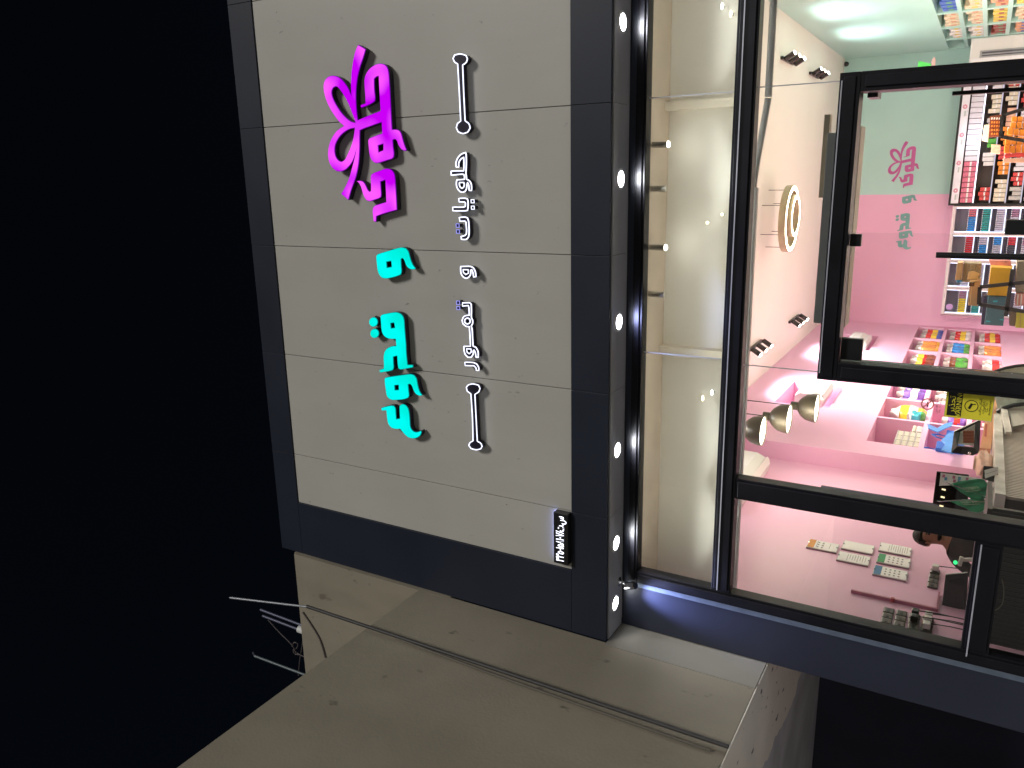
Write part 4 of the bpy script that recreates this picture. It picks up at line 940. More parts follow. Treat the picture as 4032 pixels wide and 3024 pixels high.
    obj('hair', MB().add(vs, fs), mat('black hair', (.006, .005, .004), .6, 0, .3, 30, .6, 120), T, smooth=True)
    for e in (-1, 1):
        p = H + sdv * e * .084 + upv * -.005 - fd * .005
        obj('ear', MB().lathe(p - sdv * e * .01, p + sdv * e, [(0, .022), (.012, .028), (.020, .022), (.016, .012)], 14), skinM, T, smooth=True)
        q = H + fd * .088 + sdv * e * .032 + upv * .008
        obj('eye', MB().lathe(q, q + fd, [(0, .012), (.006, .010), (.009, .003)], 10), mat('dark eye', (.02, .015, .012), .15), T, smooth=True)
        obj('eyebrow', MB().bar(q + upv * .022 - sdv * .016 + fd * .008, q + upv * .024 + sdv * .016 + fd * .006, .006, .008), mat('black hair', 0), T)
    q = H + fd * .092 + upv * -.052
    obj('mouth', MB().bar(q - sdv * .022, q + sdv * .022, .008, .006), mat('lips', (.26, .10, .08), .5), T)
    obj('beard', MB().lathe(H + fd * .055 + upv * -.078, H + fd * .075 + upv * -.16, [(0, .052), (.02, .050), (.034, .034), (.04, .01)], 16), mat('black hair', 0), T, smooth=True)
    return T
person()
q = at(3795, 2205, Y=8.2)
SCN = thing('barcode_scanner', 'white handheld scanner with a green light held by the person', 'scanner', tuple(q))
obj('scanner_body', MB().bar(q + Vector((-.06, -.02, .03)), q + Vector((.03, 0, .02)), .045, .035).bar(q + Vector((0, 0, .01)), q + Vector((.02, .02, -.10)), .035, .03), whiteM, SCN, bevel=.008)
q2 = at(3762, 2213, Y=8.2); obj('green_light', MB().cyl(q2, q2 + Vector((0, -.02, .0)), .018, 12), emat('green led', (.05, .9, .25), 1.5), SCN)

# ------------------------------------------------------------------ stickers on the glass
WS = thing('warning_sticker', 'yellow and black CCTV warning sticker on the glass beside the door', 'sticker', (-1.65, 6.5, 1.55))
x0, x1, z0, z1 = -1.765, -1.565, 1.40, 1.70
obj('backing', MB().box(x0 - .004, x1 + .004, 6.4985, 6.5035, z0 - .004, z1 + .004), mat('pale sticker edge', (.62, .62, .45), .4), WS)
obj('yellow_field', MB().box(x0, x1, 6.4965, 6.498, z0, z1), mat('sticker yellow', (.88, .78, .05), .4), WS)
obj('black_header', MB().box(x0 + .012, x1 - .010, 6.4945, 6.496, z1 - .105, z1 - .012), mat('sticker black', (.012, .012, .012), .4), WS)
ym = mat('sticker yellow', 0); bm_ = mat('sticker black', 0); rx = (PI / 2, 0, 0); xc = (x0 + x1) / 2
text_mesh('title', 'WARNING', .047, ym, (xc, 6.493, z1 - .086), rx, WS)
text_mesh('arabic_title', 'ﺮﻳﺬﺤﺗ', .060, ym, (xc, 6.493, z1 - .042), rx, WS)
rgm = MB(); n = 28; oc = Vector((xc, 6.4955, z0 + .135))
for k in range(n):
    a = 2 * PI * k / n; b = 2 * PI * (k + 1) / n; rgm.bar(oc + Vector((math.cos(a), 0, math.sin(a))) * .042, oc + Vector((math.cos(b), 0, math.sin(b))) * .042, .005, .002, up=(0, 1, 0))
rgm.bar(oc + Vector((-.022, 0, .014)), oc + Vector((.018, 0, -.002)), .016, .002, up=(0, 1, 0)); rgm.bar(oc + Vector((.012, 0, .0)), oc + Vector((.016, 0, -.026)), .006, .002, up=(0, 1, 0))
obj('camera_symbol', rgm, bm_, WS)
for i, (t_, s_) in enumerate((('ﺐﻗﺍﺮﻣ ﻥﺎﻜﻤﻟﺍ', .022), ('ﺕﺍﺮﻴﻣﺎﻜﻟﺎﺑ', .022), ('CC TV', .024), ('IN OPERATION', .016))):
    text_mesh('small_text', t_, s_, bm_, (xc, 6.4955, z0 + .080 - i * .021), rx, WS)
NS = thing('no_smoking_sticker', 'faded no smoking sticker with a red ring, left of the yellow sticker', 'sticker', tuple(at(3655, 1590, Y=6.5)))
oc = at(3652, 1591, Y=6.495); rgm = MB()
for k in range(n):
    a = 2 * PI * k / n; b = 2 * PI * (k + 1) / n; rgm.bar(oc + Vector((math.cos(a), 0, math.sin(a))) * .040, oc + Vector((math.cos(b), 0, math.sin(b))) * .040, .010, .002, up=(0, 1, 0))
rgm.bar(oc + Vector((-.028, 0, .028)), oc + Vector((.028, 0, -.028)), .009, .002, up=(0, 1, 0))
obj('red_ring', rgm, mat('faded red', (.62, .22, .18), .5), NS)
obj('cigarette', MB().box(oc.x - .022, oc.x + .02, 6.4965, 6.498, oc.z - .005, oc.z + .004), bm_, NS)
text_mesh('small_text', 'No Smoking', .022, mat('brown ink', (.25, .12, .12)), (oc.x, 6.496, oc.z - .085), rx, NS)
text_mesh('small_text', 'ﻦﻴﺧﺪﺘﻟﺍ ﻉﻮﻨﻤﻣ', .022, mat('brown ink', 0), (oc.x, 6.496, oc.z - .062), rx, NS)

# ------------------------------------------------------------------ goods in the pink niches
yellow_lbl = mat('yellow label', (.80, .55, .05), .35); white_lbl = mat('white label', (.75, .73, .72), .35); blue_lbl = mat('blue label', (.10, .14, .50), .35)
SCH = {  # (column, row): (bag film, bands, words)
    (0, 0): (redB, [(.3, .5, yellow_lbl), (.1, .25, blue_lbl)], 'red yellow blue candy bag'), (0, 1): (redB, [(.3, .5, yellow_lbl), (.1, .25, white_lbl)], 'red yellow white candy bag'),
    (0, 2): (redB, [(.35, .55, yellow_lbl)], 'red candy bag, wide yellow band'),
    (1, 0): (oraB, [(.0, .15, yellow_lbl)], 'orange snack bag'), (1, 1): (bluB, [(.0, .3, grnB)], 'blue and green sweets bag'), (1, 2): (oraB, [], 'plain orange bag'),
    (2, 0): (redB, [(.1, .4, brnB), (.6, .8, yellow_lbl)], 'red and brown toffee bag'), (2, 1): (grnB, [(.55, .8, brnB)], 'green sweets bag'), (2, 2): (whtB, [(.2, .5, redB)], 'white and red sweets bag'),
    (3, 0): (brnB, [(.3, .6, yellow_lbl)], 'brown toffee bag'), (3, 1): (purB, [(.3, .6, yellow_lbl)], 'purple chocolate bag'), (3, 2): (yelB, [(.2, .5, purB)], 'yellow and purple bag'),
    (4, 0): (purB, [(.3, .5, white_lbl)], 'violet and white sweets bag'), (4, 1): (whtB, [(.2, .4, oraB)], 'white nougat bag'), (4, 2): (pchB, [], 'peach biscuit bag')}
ctr = {}
for (k, r_), (m_, bands, words) in SCH.items():
    y0, y1 = FARC[k]; z0, z1 = ROWS[r_]; hgt = (.46, .44, .42)[r_] * (.8 if k >= 2 and r_ == 2 else 1)
    nb = 4 if k < 2 else 3
    for i in range(nb):
        y = y0 + .2 + i * (y1 - y0 - .4) / max(nb - 1, 1)
        w_ = 'in %s niche %s from back, %s from window' % (('top', 'middle', 'bottom')[r_], ('one', 'two', 'three', 'four', 'five')[k], ('nearest', 'second', 'third', 'fourth')[i])
        sack('candy_bag', words + ' ' + w_, 'candy bag', (XN - .12 + .02 * (i % 2), y, z0 + .001), .17, .30, hgt, m_, 10 * k + r_ + i * 3, True, '%s bags' % words, bands)
# nearer niches
sack('candy_bag', 'big clear bag of yellow wrapped sweets in the large near niche', 'candy bag', (XN - .10, 13.95, 2.061), .24, .62, .52, yelB, 31, True, None, [(.35, .55, whtB)])
sack('candy_bag', 'clear bag of blue and green sweets beside the yellow one', 'candy bag', (XN - .02, 13.55, 2.061), .20, .30, .26, plastic('turquoise', (.05, .40, .50)), 33, True, None, [(.0, .3, grnB)])
sack('candy_bag', 'white crumpled bag top behind the yellow sweets', 'candy bag', (XN - .20, 14.25, 2.061), .16, .30, .56, clrB, 35)
sack('candy_bag', 'purple and blue sweets bag below the yellow sweets', 'candy bag', (XN - .12, 13.9, 1.501), .2, .5, .34, purB, 36, True, None, [(.3, .6, redB)])
sack('candy_bag', 'red sweets bag on the lowest near shelf', 'candy bag', (XN - .12, 13.8, .951), .2, .5, .34, redB, 37, True, None, [(.3, .6, white_lbl)])
tubM = mat('frosted plastic tub', (.62, .60, .50), .3, 0, .1, 8)
for j in range(4):
    for i in range(3):
        T = thing('sweet_box', 'frosted cream sweet box in nearest niche, level %s, place %s from window' % (('one', 'two', 'three', 'four')[j], ('one', 'two', 'three')[i]), 'box', (XN - .1, 12.15 + i * .24, 2.061 + j * .08), 'frosted boxes in the nearest niche')
        y = 12.15 + i * .24; z = 2.061 + j * .081
        obj('tub', MB().box(XN - .22, XN - .02, y - .11, y + .11, z, z + .062), tubM, T, bevel=.008)
        obj('lid', MB().box(XN - .225, XN - .015, y - .114, y + .114, z + .0625, z + .078), clrB, T, bevel=.004)
T = thing('sweet_box', 'clear rounded box on top of the frosted boxes', 'box', (XN - .1, 12.9, 2.061))
obj('tub', MB().box(XN - .2, XN - .02, 12.80, 13.12, 2.061, 2.15), clrB, T, bevel=.02); obj('lid', MB().box(XN - .2, XN - .02, 12.80, 13.12, 2.153, 2.20), tubM, T, bevel=.015)
# blue gift bags with ribbon handles
giftM = mat('blue gift bag card', (.035, .16, .62), .4, 0, .1, 6); satM = mat('pale blue satin ribbon', (.10, .32, .80), .35, 0, .15, 8)
def gift(c, w_, d_, h_, label):
    T = thing('gift_bag', label, 'gift bag', c)
    x, y, z = c
    obj('bag_body', MB().box(x - w_ / 2, x + w_ / 2, y - d_ / 2, y + d_ / 2, z, z + h_), giftM, T, bevel=.004)
    obj('handle', MB().tube([(x, y - d_ * .3, z + h_), (x + .02, y - d_ * .25, z + h_ + .12), (x + .03, y, z + h_ + .18), (x + .02, y + d_ * .25, z + h_ + .10), (x, y + d_ * .3, z + h_)], .012, 8), satM, T, smooth=True)
    obj('window', MB().box(x + w_ / 2 + .001, x + w_ / 2 + .003, y - d_ * .2, y + d_ * .1, z + h_ * .5, z + h_ * .62), mat('cream window', (.7, .6, .4)), T)
gift((XN - .06, 12.05, 1.501), .22, .34, .34, 'blue gift bag standing in the nearest niche')
gift((XN + .01, 12.55, 1.501), .16, .30, .24, 'smaller blue gift bag with looped satin handle')
T = thing('satin_bow', 'blue satin bow hanging in front of the gift bags', 'bow', (XN + .1, 12.2, 1.6))
pts = [at(x, y, X=XN + .12) for x, y in ((3650, 1672), (3690, 1690), (3720, 1672), (3750, 1666), (3748, 1680), (3722, 1690), (3692, 1705), (3655, 1690))]
obj('ribbon', MB().poly(pts, (.02, 0, 0)), satM, T, bevel=.003)
obj('tail', MB().poly([at(x, y, X=XN + .13) for x, y in ((3735, 1710), (3752, 1712), (3752, 1790), (3706, 1775), (3722, 1752), (3706, 1738))], (.02, 0, 0)), satM, T, bevel=.003)
# black framed display with chocolates, standing on the counter
DF = thing('chocolate_display_case', 'black slanted display case with rows of chocolates on the counter', 'display case', tuple(at(3800, 1700, Y=9.6)))
def Pq(px, py, Y): return at(px, py, Y=Y)
ro = [Pq(3862, 1652, 9.9), Pq(3757, 1700, 9.9), Pq(3745, 1782, 9.7), Pq(3830, 1794, 9.7), Pq(3856, 1782, 9.7)]
ri = [Pq(3840, 1670, 9.9), Pq(3782, 1700, 9.9), Pq(3770, 1758, 9.7), Pq(3828, 1764, 9.7), Pq(3834, 1762, 9.7)]
mb = MB()
for i in range(5):
    j = (i + 1) % 5; mb.poly([ro[i], ro[j], ri[j], ri[i]], (0, .05, 0))
obj('case_frame', mb, darkB, DF)
obj('case_back', MB().poly([p + Vector((0, .08, 0)) for p in ri], (0, .01, 0)), mat('pale case lining', (.55, .56, .52), .3), DF)
cb = MB()
for i in range(3):
    for j in range(4):
        q = Pq(3800 + i * 14, 1702 + j * 12, 9.75); cb.box(q.x - .016, q.x + .016, q.y - .01, q.y + .02, q.z - .018, q.z + .018)
obj('chocolates', cb, mat('milk chocolate', (.22, .07, .025), .4), DF)
q = Pq(3817, 1782, 9.62); obj('knob', MB().lathe(q, q + Vector((0, -1, 0)), [(0, .012), (.015, .018), (.03, .016), (.036, .006)], 14), chromeM, DF, smooth=True)
OB = thing('carton', 'orange printed carton lying on the marble counter', 'box', tuple(at(3890, 1650, Y=10.4)))
obj('box', MB().poly([Pq(3895, 1565, 11.2), Pq(3928, 1572, 11.2), Pq(3902, 1768, 9.9), Pq(3858, 1764, 9.9)], (-.12, .12, 0)), mat('orange card', (.72, .34, .17), .5), OB, bevel=.004)
obj('label_text', MB().poly([Pq(3880, 1668, 10.45), Pq(3888, 1670, 10.45), Pq(3884, 1720, 10.1), Pq(3876, 1718, 10.1)], (0, -.004, 0)), mat('red ink', (.5, .08, .05)), OB)
MM = thing('marble_block', 'second pale marble counter section beside the fluted front', 'counter', (-2.5, 11.4, ZF))
obj('slab', MB().poly([Pq(3932, 1560, 11.4), Pq(3957, 1565, 11.4), Pq(3985, 1700, 9.9), Pq(3960, 1700, 9.9)], (-.05, .05, 0)), marbleM, MM)
obj('grey_side', MB().poly([Pq(3958, 1566, 11.45), Pq(4040, 1570, 11.45), Pq(4040, 1668, 10.2), Pq(3985, 1680, 10.2)], (-.05, .05, 0)), mat('grey cabinet side', (.36, .34, .30), .5), MM)

# ------------------------------------------------------------------ goods in the mint cubbyholes
cols = [(.70, .68, .66), (.62, .30, .16), (.70, .52, .10), (.06, .12, .45), (.60, .36, .45), (.30, .06, .05), (.66, .56, .40), (.10, .30, .16)]
colw = ['white', 'rust', 'yellow', 'navy', 'rose', 'maroon', 'cream', 'green']
boxM = [mat('printed carton ' + colw[i], c, .4, 0, .3, 14) for i, c in enumerate(cols)]
pick = {(0, 0): None, (0, 1): 0, (0, 2): 5, (0, 3): 4, (1, 0): 0, (1, 1): 0, (1, 2): 5, (1, 3): 1, (2, 0): 6, (2, 1): 6, (2, 2): 2, (2, 3): 6, (3, 0): 3, (3, 1): 6, (3, 2): 1, (3, 3): 2, (4, 0): 2, (4, 1): 0, (4, 2): 1, (4, 3): 6}
for k, (a, b) in enumerate(RC):
    for r_, (c, d) in enumerate(RR):
        ci = pick[(k, r_)]
        if ci is None: continue
        random.seed(k * 7 + r_)
        nb = 4
        for i in range(nb):
            y = a + .18 + i * (b - a - .36) / (nb - 1); hh = random.uniform(.18, .27); ww = .13
            lb = '%s carton, mint cubbyhole column %s from back, %s row, %s from window' % (colw[ci], ('one', 'two', 'three', 'four', 'five')[k], ('top', 'second', 'third', 'lowest')[r_], ('nearest', 'second', 'third', 'fourth')[i])
            T = thing('sweet_carton', lb, 'carton', (XR + .1, y, c), 'cartons in the mint cubbyholes, %s %s' % (k + 1, r_ + 1))
            obj('carton', MB().box(XR + .015, XR + .20, y - ww, y + ww, c + .001, c + hh), boxM[ci], T, bevel=.006)
            obj('label', MB().box(XR + .011, XR + .014, y - ww * .7, y + ww * .6, c + hh * .25, c + hh * .6), boxM[(ci + 1 + k) % 8], T)
T = thing('green_box', 'bright green box on the ledge above the door frame, back corner', 'box', tuple(at(3660, 250, Y=20)))
obj('box', MB().poly([at(3617, 240, Y=20), at(3672, 252, Y=20), at(3672, 275, Y=20), at(3612, 275, Y=20)], (0, .1, 0)), mat('bright green card', (.10, .70, .12), .5), T)
obj('pink_tongue', MB().poly([at(3680, 224, Y=19.95), at(3684, 232, Y=19.95), at(3682, 275, Y=19.95), at(3666, 275, Y=19.95), at(3668, 240, Y=19.95), at(3674, 228, Y=19.95)], (0, .03, 0)), mat('dusty pink card', (.6, .38, .34)), T)

# ------------------------------------------------------------------ back wall: black framed brand shelf
BS = thing('brand_shelf', 'black framed lit shelf of white, pink and orange boxes on the mint back wall', 'shelf', (.5, 21.9, ZF))
bx0, bx1, yb = -.74, 2.15, 21.75
obj('side_panel', MB().box(bx0 - .04, bx0, yb, 22.18, ZF, 2.33), darkB, BS); obj('side_panel', MB().box(bx1, bx1 + .04, yb, 22.18, ZF, 2.33), darkB, BS)
obj('top_panel', MB().box(bx0 - .04, bx1 + .04, yb - .02, 22.18, 2.331, 2.375), darkB, BS)
obj('back_panel', MB().box(bx0, bx1, 22.10, 22.18, ZF, 2.33), mat('brown shelf back', (.10, .08, .07), .6), BS)
HD = obj('header', MB().box(bx0 + .01, bx1 - .01, yb - .01, yb + .02, 2.175, 2.328), mat('white header board', (.72, .70, .74), .4, emis=(.8, .78, .85), es=.12), BS)
fm = MB(); gm = MB(); x = bx0 + .25
while x < bx1 - .2:
    for k in range(7):
        a = k * 2 * PI / 7; fm.cyl((x + .035 * math.cos(a) + .05, yb - .012, 2.255 + .032 * math.sin(a)), (x + .035 * math.cos(a) + .05, yb - .016, 2.255 + .032 * math.sin(a)), .019, 8)
    gm.box(x - .16, x - .04, yb - .014, yb - .012, 2.225, 2.26); gm.box(x - .15, x - .03, yb - .014, yb - .012, 2.20, 2.208)
    x += .62
obj('rose_emblems', fm, mat('rose print', (.72, .33, .42), .5), HD); obj('lettering', gm, mat('grey print', (.5, .55, .52), .5), HD)
ledW = emat('shelf led', (.88, .86, 1.0), 2.6)
SZ = [1.86, 1.53, 1.22, .92, .62]
random.seed(11)
for i, z in enumerate(SZ):
    s_ = obj('shelf_board', MB().box(bx0, bx1, yb + .02, 22.09, z, z + .025), mat('grey shelf', (.30, .28, .29), .4), BS)
    obj('led_edge', MB().box(bx0 + .02, bx1 - .02, yb + .005, yb + .019, z + .002, z + .026), ledW if i == 0 else emat('dim shelf led', (.75, .70, .85), .9), s_)
lamp('led', 'POINT', (.7, 21.6, 2.0), 10, (.9, .88, 1), BS, size=.3)
wbox = mat('white gift box', (.70, .68, .74), .4); rbox = mat('rose gift box', (.62, .16, .24), .4, 0, .25, 20); obx = mat('orange gift box', (.80, .27, .03), .4); cbx = mat('cream gift box', (.68, .62, .48), .4); rdx = mat('red gift box', (.55, .05, .05), .4); gbx = mat('grey gift box', (.45, .44, .42), .4)
ORD = ['first', 'second', 'third', 'fourth', 'fifth', 'sixth', 'seventh', 'eighth', 'ninth', 'tenth', 'eleventh', 'twelfth'] + ['%sth' % n for n in ('13', '14', '15', '16', '17', '18', '19', '20', '21', '22', '23', '24', '25', '26')]
CNT = {}
def gb(nm, lb, x, z, w_, h_, m_, grp, band=None, yf=yb + .05, d_=.25):
    CNT[lb] = CNT.get(lb, -1) + 1; T = thing(nm, lb + ', ' + ORD[CNT[lb]] + ' from the left', 'gift box', (x, yf, z), grp); obj('box', MB().box(x - w_ / 2, x + w_ / 2, yf, yf + d_, z, z + h_), m_, T, bevel=.003)
    if band: obj('band', MB().box(x - w_ / 2 + .004, x + w_ / 2 - .004, yf - .003, yf - .001, z + h_ * .4, z + h_ * .55), band, T)
x = bx0 + .07
while x < bx1 - .06:
    pk_ = x < .22
    gb('gift_box', ('tall rose patterned' if pk_ else 'tall white') + ' gift box on the lit top shelf', x, 1.887, .105, .26, rbox if pk_ else wbox, 'rose boxes on the top shelf' if pk_ else 'white boxes on the top shelf', white_lbl if pk_ else None); x += .118
rowsB = {1: [(-.62, 3, rdx, .02), (-.30, 0, None, 0), (.15, 3, whtB, .05), (.55, 2, grnB, .05), (.9, 3, gbx, 0), (1.3, 4, cbx, 0), (1.8, 3, wbox, 0)],
         2: [(-.65, 5, cbx, 0), (-.05, 3, obx, 0), (.28, 3, rdx, 0), (.60, 4, obx, 0), (1.0, 4, pchB, 0), (1.45, 4, cbx, 0), (1.85, 2, rdx, 0)],
         3: [(-.62, 3, gbx, 0), (-.30, 3, rdx, 0), (0.02, 3, wbox, 0), (.3, 3, rdx, 0), (.62, 3, pchB, 0), (.95, 4, wbox, 0), (1.4, 5, rdx, 0)],
         4: [(-.64, 5, wbox, 0), (-.08, 3, pchB, 0), (.24, 3, gbx, 0), (.56, 3, rbox, 0), (.9, 4, rbox, 0), (1.4, 5, wbox, 0)]}
nmc = {rdx: 'red', whtB: 'milky', grnB: 'green', gbx: 'grey', cbx: 'cream', wbox: 'white', obx: 'orange', pchB: 'peach', rbox: 'rose'}
for r_, L in rowsB.items():
    z = SZ[r_] + .027
    for x, n_, m_, _ in L:
        for i in range(n_):
            gb('gift_box', '%s gift box on the %s shelf of the black framed unit' % (nmc[m_], ('', 'second', 'third', 'fourth', 'fifth')[r_]), x + i * .1, z, .088, random.choice((.17, .2, .23)), m_, '%s boxes on shelf %d' % (nmc[m_], r_ + 1), white_lbl if m_ in (rdx, cbx, obx) else None)

# white lit cabinets with rows of cans
CN = ['nearest the black shelf', 'second from the black shelf', 'third from the black shelf', 'farthest left, shortest']
cabX = [(-1.43, -.80), (-2.07, -1.44), (-2.71, -2.08), (-3.35, -2.72)]
cabF = mat('white cabinet frame', (.70, .62, .64), .35); inM = mat('grey cabinet lining', (.24, .23, .29), .4)
canM = [mat('can ' + n_, c, .25, .3, .2, 20) for n_, c in (('rose', (.60, .16, .20)), ('blue', (.03, .25, .65)), ('teal', (.04, .34, .32)), ('silver', (.50, .48, .60)), ('plum', (.35, .18, .28)), ('dark', (.06, .06, .09)), ('red', (.55, .03, .05)), ('yellow', (.75, .6, .05)))]
stripe = mat('can lids', (.8, .8, .88), .25, .2)
rowcol = [[(0, 1), (2, 2), (3, 3), (4, 3), (5, 7)], [(6, 6), (3, 1), (1, 3), (6, 5), (4, 3)], [(4, 3), (3, 3), (5, 6), (7, 3), (4, 4)], [(4, 7), (6, 2), (2, 5), (1, 0), (6, 3)]]
for c_, (x0, x1) in enumerate(cabX):
    T = thing('drinks_cabinet', 'white framed cabinet of canned drinks on the pink back wall, ' + CN[c_], 'cabinet', ((x0 + x1) / 2, 21.9, ZF), 'white lit drinks cabinets')
    y0 = 21.72
    fb = MB().box(x0, x0 + .035, y0, 22.19, ZF, 2.27).box(x1 - .035, x1, y0, 22.19, ZF, 2.27).box(x0 + .035, x1 - .035, y0, 22.19, 2.20, 2.27).box(x0 + .035, x1 - .035, y0, 22.19, ZF, ZF + .1)
    obj('cabinet_frame', fb, cabF, T, bevel=.004)
    obj('lining', MB().box(x0 + .036, x1 - .036, 22.15, 22.18, ZF + .1, 2.2), inM, T)
    obj('led_strip', MB().box(x0 + .036, x0 + .05, y0 + .03, y0 + .05, .4, 2.19).box(x1 - .05, x1 - .036, y0 + .03, y0 + .05, .4, 2.19), emat('cabinet led', (.72, .76, 1.0), 3.0), T)
    for r_ in range(5):
        z = 1.76 - r_ * .285
        S = obj('glass_shelf', MB().box(x0 + .037, x1 - .037, y0 + .04, 22.14, z, z + .012), mat('pale shelf edge', (.7, .7, .8), .2), T)
        obj('shelf_led', MB().box(x0 + .04, x1 - .04, y0 + .03, y0 + .039, z - .012, z + .014), emat('cabinet shelf led', (.80, .82, 1.0), 1.7), S)
        cm = [MB(), MB(), MB()]; a, b = rowcol[c_][r_]; nC = 11; dx = (x1 - x0 - .1) / nC
        for i in range(nC):
            xx = x0 + .05 + dx * (i + .5); k = 0 if i < nC * .55 else 1
            cm[k].cyl((xx, y0 + .09, z + .013), (xx, y0 + .09, z + .165), dx * .40, 10); cm[2].cyl((xx, y0 + .09, z + .166), (xx, y0 + .09, z + .178), dx * .36, 10)
        for q, mm in ((cm[0], canM[b]), (cm[1], canM[a]), (cm[2], stripe)):
            if q.f: tag(obj('cans' if mm is not stripe else 'can_lids', q, mm, T), None, None, None, 'stuff')
T = thing('round_sticker', 'round lilac sticker on the bottom left cabinet corner', 'sticker', (-3.3, 21.7, 2.1))
q = at(3738, 1208, Y=21.70); obj('disc', MB().cyl(q, q + Vector((0, -.004, 0)), .075, 22), mat('lilac print', (.5, .30, .62)), T)
struct('back_ledge', MB().box(-3.40, -3.36, 21.72, 22.19, .15, 2.27), mat('mauve return', (.5, .26, .36), .5))

# ------------------------------------------------------------------ display racks in the middle of the shop
def rack(name, label, pts_px, Y, cat='rack'):
    T = thing(name, label, cat, tuple(at(*pts_px[0][0], Y=Y)))
    for a, b in pts_px: obj('rack_bar', MB().bar(at(*a, Y=Y), at(*b, Y=Y), .05, .03, up=(0, 1, 0)), metalD, T)
    return T
rack('display_rack', 'dark metal rack in front of the yellow and teal boxes', [((3858, 1130), (4045, 1110)), ((3858, 1130), (3854, 1198)), ((3854, 1198), (4045, 1228)), ((3988, 1060), (3960, 1245))], 12.6)
rack('display_rack', 'black rack around the orange boxes', [((3945, 455), (4045, 425)), ((3945, 455), (3940, 538)), ((3940, 538), (4045, 556))], 14.6)
def slab(name, label, cat, px, Y, m_, d_=.3, extra=None):
    P = [at(*p, Y=Y) for p in px]; T = thing(name, label, cat, tuple(P[0])); obj('box', MB().poly(P, (0, d_, 0)), m_, T, bevel=.004)
    if extra:
        for q_, mm in extra: obj('label', MB().poly([at(*p, Y=Y - .006) for p in q_], (0, .004, 0)), mm, T)
    return T
ylM = mat('golden yellow card', (.72, .40, .025), .45, 0, .06, 3); tlM = mat('teal card', (.075, .16, .20), .45, 0, .08, 3); tan = mat('tan card', (.45, .29, .15), .6, 0, .15, 6)
slab('carton', 'large golden yellow box standing above the teal boxes', 'box', [(3902, 1052), (3984, 1056), (3970, 1166), (3888, 1162)], 12.8, ylM)
slab('carton', 'large teal box directly below the golden box', 'box', [(3892, 1166), (3966, 1168), (3960, 1205), (3888, 1200)], 12.8, tlM, .3, [([(3910, 1184), (3928, 1184), (3928, 1189), (3910, 1189)], mat('cyan print', (.05, .45, .55)))])
slab('carton', 'lowest large teal box with cyan marks', 'box', [(3886, 1206), (3958, 1212), (3950, 1284), (3876, 1279)], 12.8, tlM, .3, [([(3882, 1262), (3900, 1264), (3900, 1268), (3882, 1266)], mat('cyan print', 0)), ([(3936, 1256), (3954, 1258), (3954, 1262), (3936, 1260)], mat('cyan print', 0))])
slab('carton', 'dark violet box edge left of the teal boxes', 'box', [(3872, 1166), (3889, 1166), (3876, 1279), (3862, 1278)], 12.9, mat('dark violet card', (.06, .045, .10), .5))
slab('carton', 'tan box with two round lights reflected, top of the tan pile', 'box', [(3770, 1036), (3792, 1034), (3786, 1102), (3760, 1102)], 13.2, tan)
slab('carton', 'wide tan patterned tray beside the topmost tan box', 'box', [(3794, 1036), (3866, 1038), (3858, 1118), (3788, 1108)], 13.3, mat('grey tan patterned card', (.30, .24, .16), .6, 0, .5, 60))
slab('carton', 'cream handled tag on the tan tray', 'box', [(3814, 1070), (3836, 1068), (3856, 1078), (3848, 1100), (3808, 1100)], 13.1, mat('cream tag', (.66, .45, .22), .5), .02)
slab('carton', 'stack of tan boxes lower left of the tray', 'box', [(3818, 1108), (3862, 1104), (3850, 1206), (3812, 1202)], 13.0, tan, .3, [([(3824, 1120), (3828, 1120), (3822, 1195), (3818, 1195)], mat('cream tag', 0))])
slab('carton', 'small dark brown box in the tan pile', 'box', [(3816, 1112), (3838, 1114), (3836, 1128), (3814, 1126)], 12.9, mat('dark brown card', (.10, .045, .02)))
slab('carton', 'blue box under the topmost tan box', 'box', [(3766, 1103), (3788, 1104), (3786, 1113), (3764, 1112)], 13.2, mat('blue card', (.06, .22, .42)))
slab('carton', 'pink and red carton above the golden box', 'box', [(3894, 1026), (3980, 1026), (3984, 1050), (3902, 1050)], 13.2, mat('pink carton', (.62, .25, .25), .5, 0, .3, 12))
slab('carton', 'grey taupe box right of the golden box', 'box', [(4004, 1030), (4045, 1028), (4045, 1150), (3999, 1152)], 12.7, mat('taupe card', (.24, .20, .15), .6), .3)
slab('carton', 'row of rose boxes below the taupe box', 'box', [(4002, 1156), (4045, 1155), (4045, 1204), (3998, 1204)], 12.7, mat('rose card', (.60, .25, .22), .5), .3, [([(4006, 1158), (4011, 1158), (4008, 1202), (4003, 1202)], whtB), ([(4020, 1158), (4025, 1158), (4022, 1202), (4017, 1202)], whtB)])
slab('carton', 'olive yellow box below the rose boxes', 'box', [(4004, 1228), (4045, 1232), (4045, 1294), (3998, 1290)], 12.7, mat('olive yellow card', (.50, .46, .06), .5), .3, [([(4018, 1232), (4021, 1232), (4018, 1290), (4015, 1290)], tan)])
slab('carton', 'brown box left of the olive yellow box', 'box', [(3974, 1222), (4003, 1226), (3997, 1286), (3974, 1282)], 12.8, mat('brown grey card', (.20, .15, .12), .6))
slab('display_tray', 'brown chocolate tray with rows of small squares beside the black rack', 'tray', [(3898, 458), (3946, 450), (3942, 538), (3893, 540)], 15.2, brnB, .1,
     [([(3903 + i * 10, 463 + j * 15), (3909 + i * 10, 462 + j * 15), (3908 + i * 10, 470 + j * 15), (3902 + i * 10, 471 + j * 15)], whtB if j == 0 else oraB) for i in range(4) for j in range(5)])
slab('gift_box', 'tall cream box left of the chocolate tray', 'box', [(3876, 492), (3896, 490), (3890, 558), (3866, 552)], 15.6, cbx)
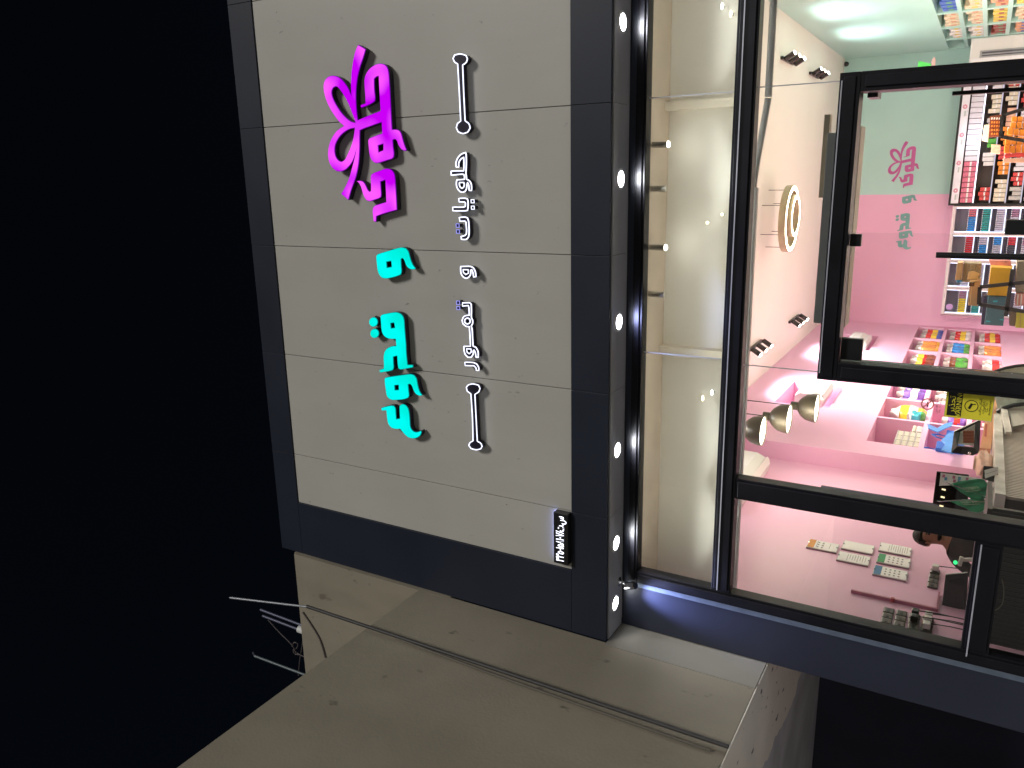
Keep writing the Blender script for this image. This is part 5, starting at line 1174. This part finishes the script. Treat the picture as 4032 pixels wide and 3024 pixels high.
slab('gift_box', 'pink printed carton under the chocolate tray', 'box', [(3904, 568), (3940, 570), (3938, 606), (3902, 604)], 15.4, mat('pink printed card', (.70, .42, .32), .5, 0, .2, 20))
random.seed(5)
for j, (py0, py1, x0_, n_) in enumerate(((458, 478, 3984, 3), (481, 503, 3980, 3), (508, 532, 3968, 4), (540, 570, 3958, 4), (573, 602, 3954, 4))):
    for i in range(n_):
        xa = x0_ + i * 23; sk = random.uniform(-2, 2)
        slab('gift_box', 'orange gift box, %s layer, %s from the left of the orange pile' % (('rearmost', 'second', 'third', 'fourth', 'front')[j], ('first', 'second', 'third', 'fourth')[i]), 'gift box', [(xa + 1, py0 + sk), (xa + 21, py0 - 1 + sk), (xa + 20, py1 + sk), (xa, py1 + sk)], 15.0 - j * .06, obx, .2)['group'] = 'orange gift boxes on the display'
slab('gift_box', 'red ribbon tray under the orange boxes', 'tray', [(3956, 607), (4045, 600), (4045, 616), (3956, 620)], 14.6, rdx)
slab('gift_box', 'pale peach row of bars below the red tray', 'tray', [(3950, 624), (4045, 622), (4045, 640), (3950, 640)], 14.6, pchB)

T = thing('dome_camera', 'tiny dark security camera high in the mint back corner', 'camera', tuple(at(3334, 252, Y=22.0)))
q = at(3334, 252, Y=22.0); obj('camera_body', MB().lathe(q + Vector((0, 0, .05)), q - Vector((0, 0, 1)), [(0, .05), (.04, .06), (.08, .045), (.10, .015)], 14), darkB, T, smooth=True)
GS = thing('glass_showcase', 'curved glass showcase with a dark rim at the shop middle, partly behind the door frame', 'showcase', tuple(at(4000, 1500, Y=10.9)))
obj('rim', MB().tube([at(*p, Y=10.9) for p in ((3906, 1468), (3930, 1458), (3960, 1449), (4000, 1441), (4045, 1437))], .018, 8), darkB, GS, smooth=True)
obj('side_glass', MB().poly([at(*p, Y=10.95) for p in ((3915, 1470), (3960, 1452), (4045, 1441), (4045, 1500), (3915, 1500))], (0, .02, 0)), mat('pale showcase glass', (.50, .52, .42), .1, 0, .35, 5), GS)
obj('front_glass', MB().poly([at(*p, Y=10.95) for p in ((3912, 1548), (4045, 1560), (4045, 1628), (3930, 1612))], (0, .02, 0)), mat('pale green showcase glass', (.50, .60, .52), .1, 0, .4, 7), GS)
obj('rim', MB().tube([at(*p, Y=10.85) for p in ((3926, 1622), (3950, 1608), (3990, 1596), (4045, 1588))], .026, 8), darkB, GS, smooth=True)
